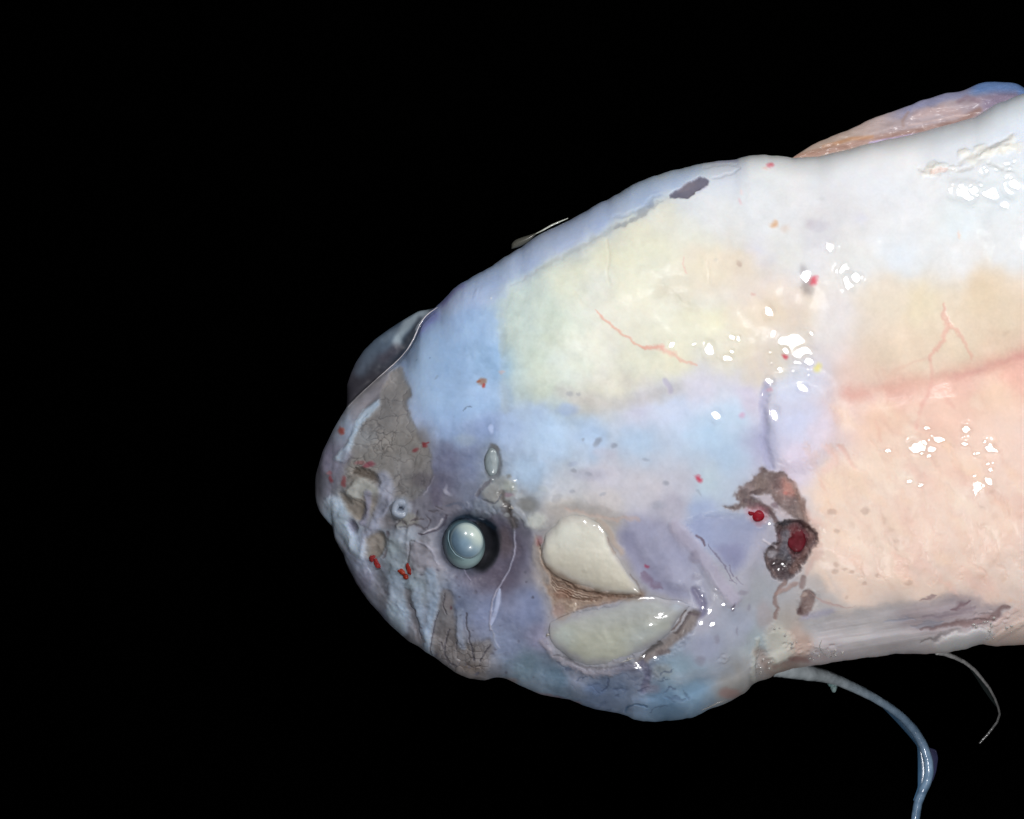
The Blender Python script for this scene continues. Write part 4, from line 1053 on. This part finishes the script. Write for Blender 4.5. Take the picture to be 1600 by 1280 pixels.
def fin_col(x, y):
    n = fbm(x, y * 2.2, 30, 4, 4)
    t = smooth(1280, 1440, x)[:, None]
    c = np.array([164, 146, 134.0]) * (1 - t) + np.array([186, 170, 174.0]) * t
    t2 = smooth(1500, 1560, x + 20 * n)[:, None]
    c = c * (1 - t2) + np.array([152, 138, 160.0]) * t2
    top = np.interp(x, [p[0] for p in DA], [p[1] for p in DA]); d = y - top
    m = (smooth(20, 4, d + 8 * n) * smooth(1370, 1430, x))[:, None] * .75
    c = c * (1 - m) + np.array([140, 146, 182.0]) * m
    m = (smooth(24, 8, d) * smooth(1505, 1530, x))[:, None] * .9
    c = c * (1 - m) + np.array([104, 136, 186.0]) * m
    for pts, w, cc, a in [([(1245,248),(1300,234),(1360,218),(1430,205),(1500,190),(1530,172)], 8, (158,124,112), .7), ([(1285,230),(1330,217),(1365,214)], 5, (176,134,104), .8), ([(1252,243),(1300,228)], 6, (140,108,92), .6),
                          ([(1410,198),(1408,188),(1418,176)], 4, (172,148,142), .7), ([(1420,196),(1460,188),(1510,180)], 2.5, (214,190,184), .6), ([(1430,178),(1470,172),(1500,178)], 12, (206,178,174), .5), ([(1360,224),(1420,212),(1480,206)], 4, (178,168,214), .7), ([(1500,158),(1510,152),(1530,158)], 7, (150,126,138), .6)]:
        dd, _ = seg_dist(x + 4 * n, y, pts); mm = (smooth(w, w * .15, dd) * a)[:, None]
        c = c * (1 - mm) + np.array(cc, float) * mm
    c += n[:, None] * 9
    return srgb(np.clip(c, 5, 245)) / np.clip(light_at(np.clip(x, 600, 1650), np.maximum(y, 260.0)), .4, 1.3)[:, None]


def fin_rel(X, Y):
    top = np.interp(X, [p[0] for p in DA], [p[1] for p in DA]); d = Y - top
    r = 4 * fbm(X.ravel(), Y.ravel() * 2, 24, 7, 3).reshape(X.shape) + 0.6 * np.sin(d * .35 + 2 * vnoise(X, Y, 40, 3))
    for k in range(12):
        bx, by = 1380 + 19 * k, 190 - 5 * k
        r += 1.2 * np.exp(-((X - bx) ** 2 + (Y - by) ** 2) / 9.0)
    return r


DA2 = [(p[0], p[1] + 3.0 * float(fbm(np.array([p[0]]), np.array([7.0]), 24, 3, 4, .6)[0])) for p in [tuple(q) for q in resample(DA, 120)]]
strip('dorsal_fin', DA2, DB, [215, 214, 212, 212, 210, 200], [216, 222, 226, 230, 226, 210], 12, 10, M_fin, fin_col, ns=260, nt=50, rel=fin_rel, label='brownish-pink folded back fin, blue at its upper edge')

# ------------------------------------------------------------------ thread-like fin rays below
def ray_col(x, y):
    t = smooth(1280, 1440, x)[:, None]
    c = np.array([150, 158, 162.0]) * (1 - t) + np.array([98, 120, 142.0]) * t
    t2 = smooth(1170, 1240, y)[:, None]
    c = c * (1 - t2) + np.array([74, 94, 114.0]) * t2
    return srgb(c + fbm(x, y, 8, 3, 3)[:, None] * 18) / .47


LP = [(1212,1038,205),(1238,1045,200),(1262,1051,180),(1288,1056,150),(1312,1064,120),(1338,1076,92),(1364,1089,68),(1390,1105,50),(1412,1122,36),(1430,1142,26),(1443,1165,20),(1450,1186,17),(1452,1206,15),(1448,1224,14),(1441,1238,13),(1434,1256,12),(1431,1275,11),(1428,1300,10),(1420,1350,9),(1405,1400,8)]
ray1 = tubef('pelvic_fin_ray', LP, [20, 15, 11.5, 9, 8, 7, 6.5, 6.5, 7, 7.5, 7.5, 7, 7, 6, 5, 4.5, 4], M_ray, ray_col, n=20, ns=300, rough=.025, seed=4, label='long bluish thread-like fin ray curling down')
strip('fin_membrane', [(1366,1094),(1385,1112),(1404,1132),(1420,1150),(1433,1166),(1434,1190),(1434,1212),(1434,1230),(1427,1250)],
      [(1372,1092),(1400,1112),(1424,1140),(1442,1170),(1450,1195),(1450,1215),(1446,1228),(1440,1240),(1430,1255)], [60, 30, 18, 13, 10], [60, 30, 18, 14, 10], 3, 2, M_web,
      lambda x, y: srgb(np.array([48, 74, 98.0]) + fbm(x, y, 10, 3, 2)[:, None] * 8) / .47, ns=90, nt=14, parent=ray1)
strip('fin_membrane', [(1452,1168),(1463,1172),(1466,1185),(1463,1205),(1458,1220),(1450,1228)], [(1450,1168),(1453,1180),(1455,1195),(1454,1208),(1450,1220),(1446,1230)], [14, 12, 12], [16, 14, 12], 1.5, 1, M_web,
      lambda x, y: srgb(np.array([40, 42, 66.0]) + 0 * x[:, None]) / .47, ns=50, nt=10, parent=ray1)
blob('mucus_drop', 1303, 1074, 112, 5, 8, 6, M_ray, lambda v, x, y, z: np.tile(srgb((138, 160, 160)) / .6, (len(x), 1)), ray1, ang=.2, nu=20, nv=24, lump=.15)
blob('mucus_drop', 1297, 1068, 118, 4, 5, 5, M_ray, lambda v, x, y, z: np.tile(srgb((110, 140, 140)) / .6, (len(x), 1)), ray1, ang=.2, nu=16, nv=20, lump=.15)
SP = [(1462,1019,200),(1476,1021,190),(1492,1027,170),(1508,1035,140),(1522,1046,110),(1534,1060,85),(1545,1074,60),(1554,1090,40),(1560,1106,25),(1562,1116,18),(1558,1128,13),(1550,1139,10),(1541,1150,8),(1530,1162,6)]
ray2 = tubef('pelvic_fin_ray', SP, [4.5, 4.2, 3.6, 3.2, 3, 2.6, 2.3, 2, 1.9, 1.9, 2, 2, 1.6], M_ray,
             lambda x, y: srgb(np.array([146, 146, 146.0]) * (1 - smooth(1050, 1110, y)[:, None] * .35) + fbm(x, y, 6, 3, 2)[:, None] * 18) / .47, n=12, ns=220, rough=.05, seed=6, label='short fine grey fin ray curving beside the frame edge')
strip('fin_membrane', [(1514,1044),(1524,1058),(1534,1074),(1545,1090),(1556,1104)], [(1516,1042),(1530,1056),(1541,1072),(1550,1088),(1557,1102)], [115, 60, 30], [118, 62, 32], 1, .6, M_web,
      lambda x, y: srgb(np.array([34, 40, 40.0]) + 0 * x[:, None]) / .47, ns=40, nt=8, parent=ray2)

zc_, _ = surf(np.array([769.0, 626.0]), np.array([722.0, 796.0]))
blob('skin_capsule', 769, 722, float(zc_[0]) - 1.5, 11.5, 23, 6, M_muscle, lambda v, x, y, z: srgb(np.array([126, 137, 142.0]) * (1 - .12 * smooth(.6, 1, np.hypot(x, y))[:, None]) + np.array([16, 14, 12.0]) * smooth(.5, .1, np.abs(x * .9 - y * .35 - .25))[:, None] * .8 + fbm(v[:, 0], v[:, 1], 12, 3, 3)[:, None] * 10) / Le, root, ang=.06, nu=40, nv=50, lump=.05, label='greenish-grey oval capsule in the skin above the eye')
_a = np.linspace(0, 2 * math.pi, 40)
tubef('nostril', [(626 + 9.5 * math.cos(q) * (1 + .12 * math.sin(3 * q)), 795 + 10.5 * math.sin(q) * (1 + .1 * math.cos(2 * q)), float(zc_[1]) + 1.2) for q in _a], [5.2, 6.4, 5.4, 6.6, 5.2], M_muscle,
      lambda x, y: srgb(np.array([138, 147, 161.0]) + fbm(x, y, 9, 3, 3)[:, None] * 10) / Le, n=18, ns=90, label='pale ring-shaped nostril on the snout')

# ------------------------------------------------------------------ blood clots
def clot_col(c):
    def f(v, x, y, z):
        n = fbm(v[:, 0], v[:, 1], 9, 5, 3)[:, None]
        return srgb(np.clip(np.array(c, float) + n * 26, 3, 250)) / (.95 + .35 * smooth(700, 1200, v[:, 0]))[:, None]
    return f


CL = [(1245,844,14,19,.1,(98,22,34),4,'large dark red clot in the torn tissue'),(1184,806,10,9,.3,(146,18,38),4,'bright red clot beside the torn tissue'),(1173,802,6,3,.3,(150,24,44),2.5,None),
      (639,889,4.2,10,-.25,(126,36,30),2.5,None),(630,894,8,4,.2,(146,54,38),2.5,None),(636,901,6,4.5,.1,(142,48,34),2.2,None),
      (583,873,6.5,5.5,.2,(122,34,36),2.5,None),(590,881,5,8,-.6,(126,34,34),2.2,None)]
cx_ = np.array([c[0] for c in CL], float); cy_ = np.array([c[1] for c in CL], float)
sz, _f = surf(cx_, cy_)
for k, c in enumerate(CL):
    blob('blood_clot', c[0], c[1], float(sz[k]) - .2 * c[6], c[2], c[3], c[6] * .8, M_clot, clot_col(c[5]), root, ang=c[4], nu=26, nv=34, lump=(.05 if k < 2 else .2), seed=k + 3, label=c[7])

# ------------------------------------------------------------------ glossy beads and strands added for sparkle on the steep lower edge
rb = np.random.RandomState(21)
first = None
spots = [(c[0] + rb.normal() * c[2], c[1] + rb.normal() * c[3], rb.uniform(1.1, 2.4)) for c in
         [(1238,1012,9,5),(1278,1024,12,5),(1310,1022,10,3),(1200,1034,4,8),(1186,1048,3,8),(1552,968,10,6),(1528,978,9,3),(1572,984,8,5),(1545,992,8,3),(1222,988,6,6),(990,1030,10,3),(865,992,5,7),(800,790,3,4)] for _k in range(4)]
bx = np.array([q[0] for q in spots]); by = np.array([q[1] for q in spots])
sz2, _f = surf(bx, by)
for k, (px, py, rr) in enumerate(spots):
    if k < 3 or first is None:
        ob = blob('sparkle_bead', px, py, float(sz2[k]), rr * 1.1, rr, rr * .8, M_ray, lambda v, x, y, z: np.tile(srgb((176, 172, 168)) / 1.1, (len(x), 1)), root, ang=rb.uniform(0, 3), nu=8, nv=12, lump=.2, seed=k)
        first = ob; fr = rr
    else:
        ob = first.copy(); scene.collection.objects.link(ob); ob.parent = root
        ob.location = np.array(P(px, py, float(sz2[k]))) - ROOT; ob.scale = (rr / fr,) * 3; ob.rotation_euler = (0, 0, rb.uniform(0, 3))
for pts, rad in [([(1096,1110),(1108,1105),(1120,1099),(1134,1094)], [.4, 1.2, 1.0, .3]), ([(1189,1010),(1184,1024),(1180,1040),(1182,1052)], [.3, .7, .9, .3]),
                 ([(1270,1010),(1282,1013),(1292,1016),(1300,1022)], [.2, .6, .5, .2]), ([(1284,1000),(1280,1010),(1284,1020),(1294,1026),(1306,1020)], [.2, .5, .5, .6, .2]), ([(968,1036),(980,1032),(992,1028)], [.3, 1.4, .4])]:
    p = resample(pts, 30); zz, _f = surf(p[:, 0], p[:, 1])
    tubef('sheen_strand', [(a[0], a[1], float(z) - .2) for a, z in zip(p, zz)], rad, M_ray, lambda x, y: np.tile(srgb((184, 182, 178)) / 1.1, (len(x), 1)), n=8, ns=60, rough=.2)

for o in scene.objects:
    if '_off' in o: del o['_off']
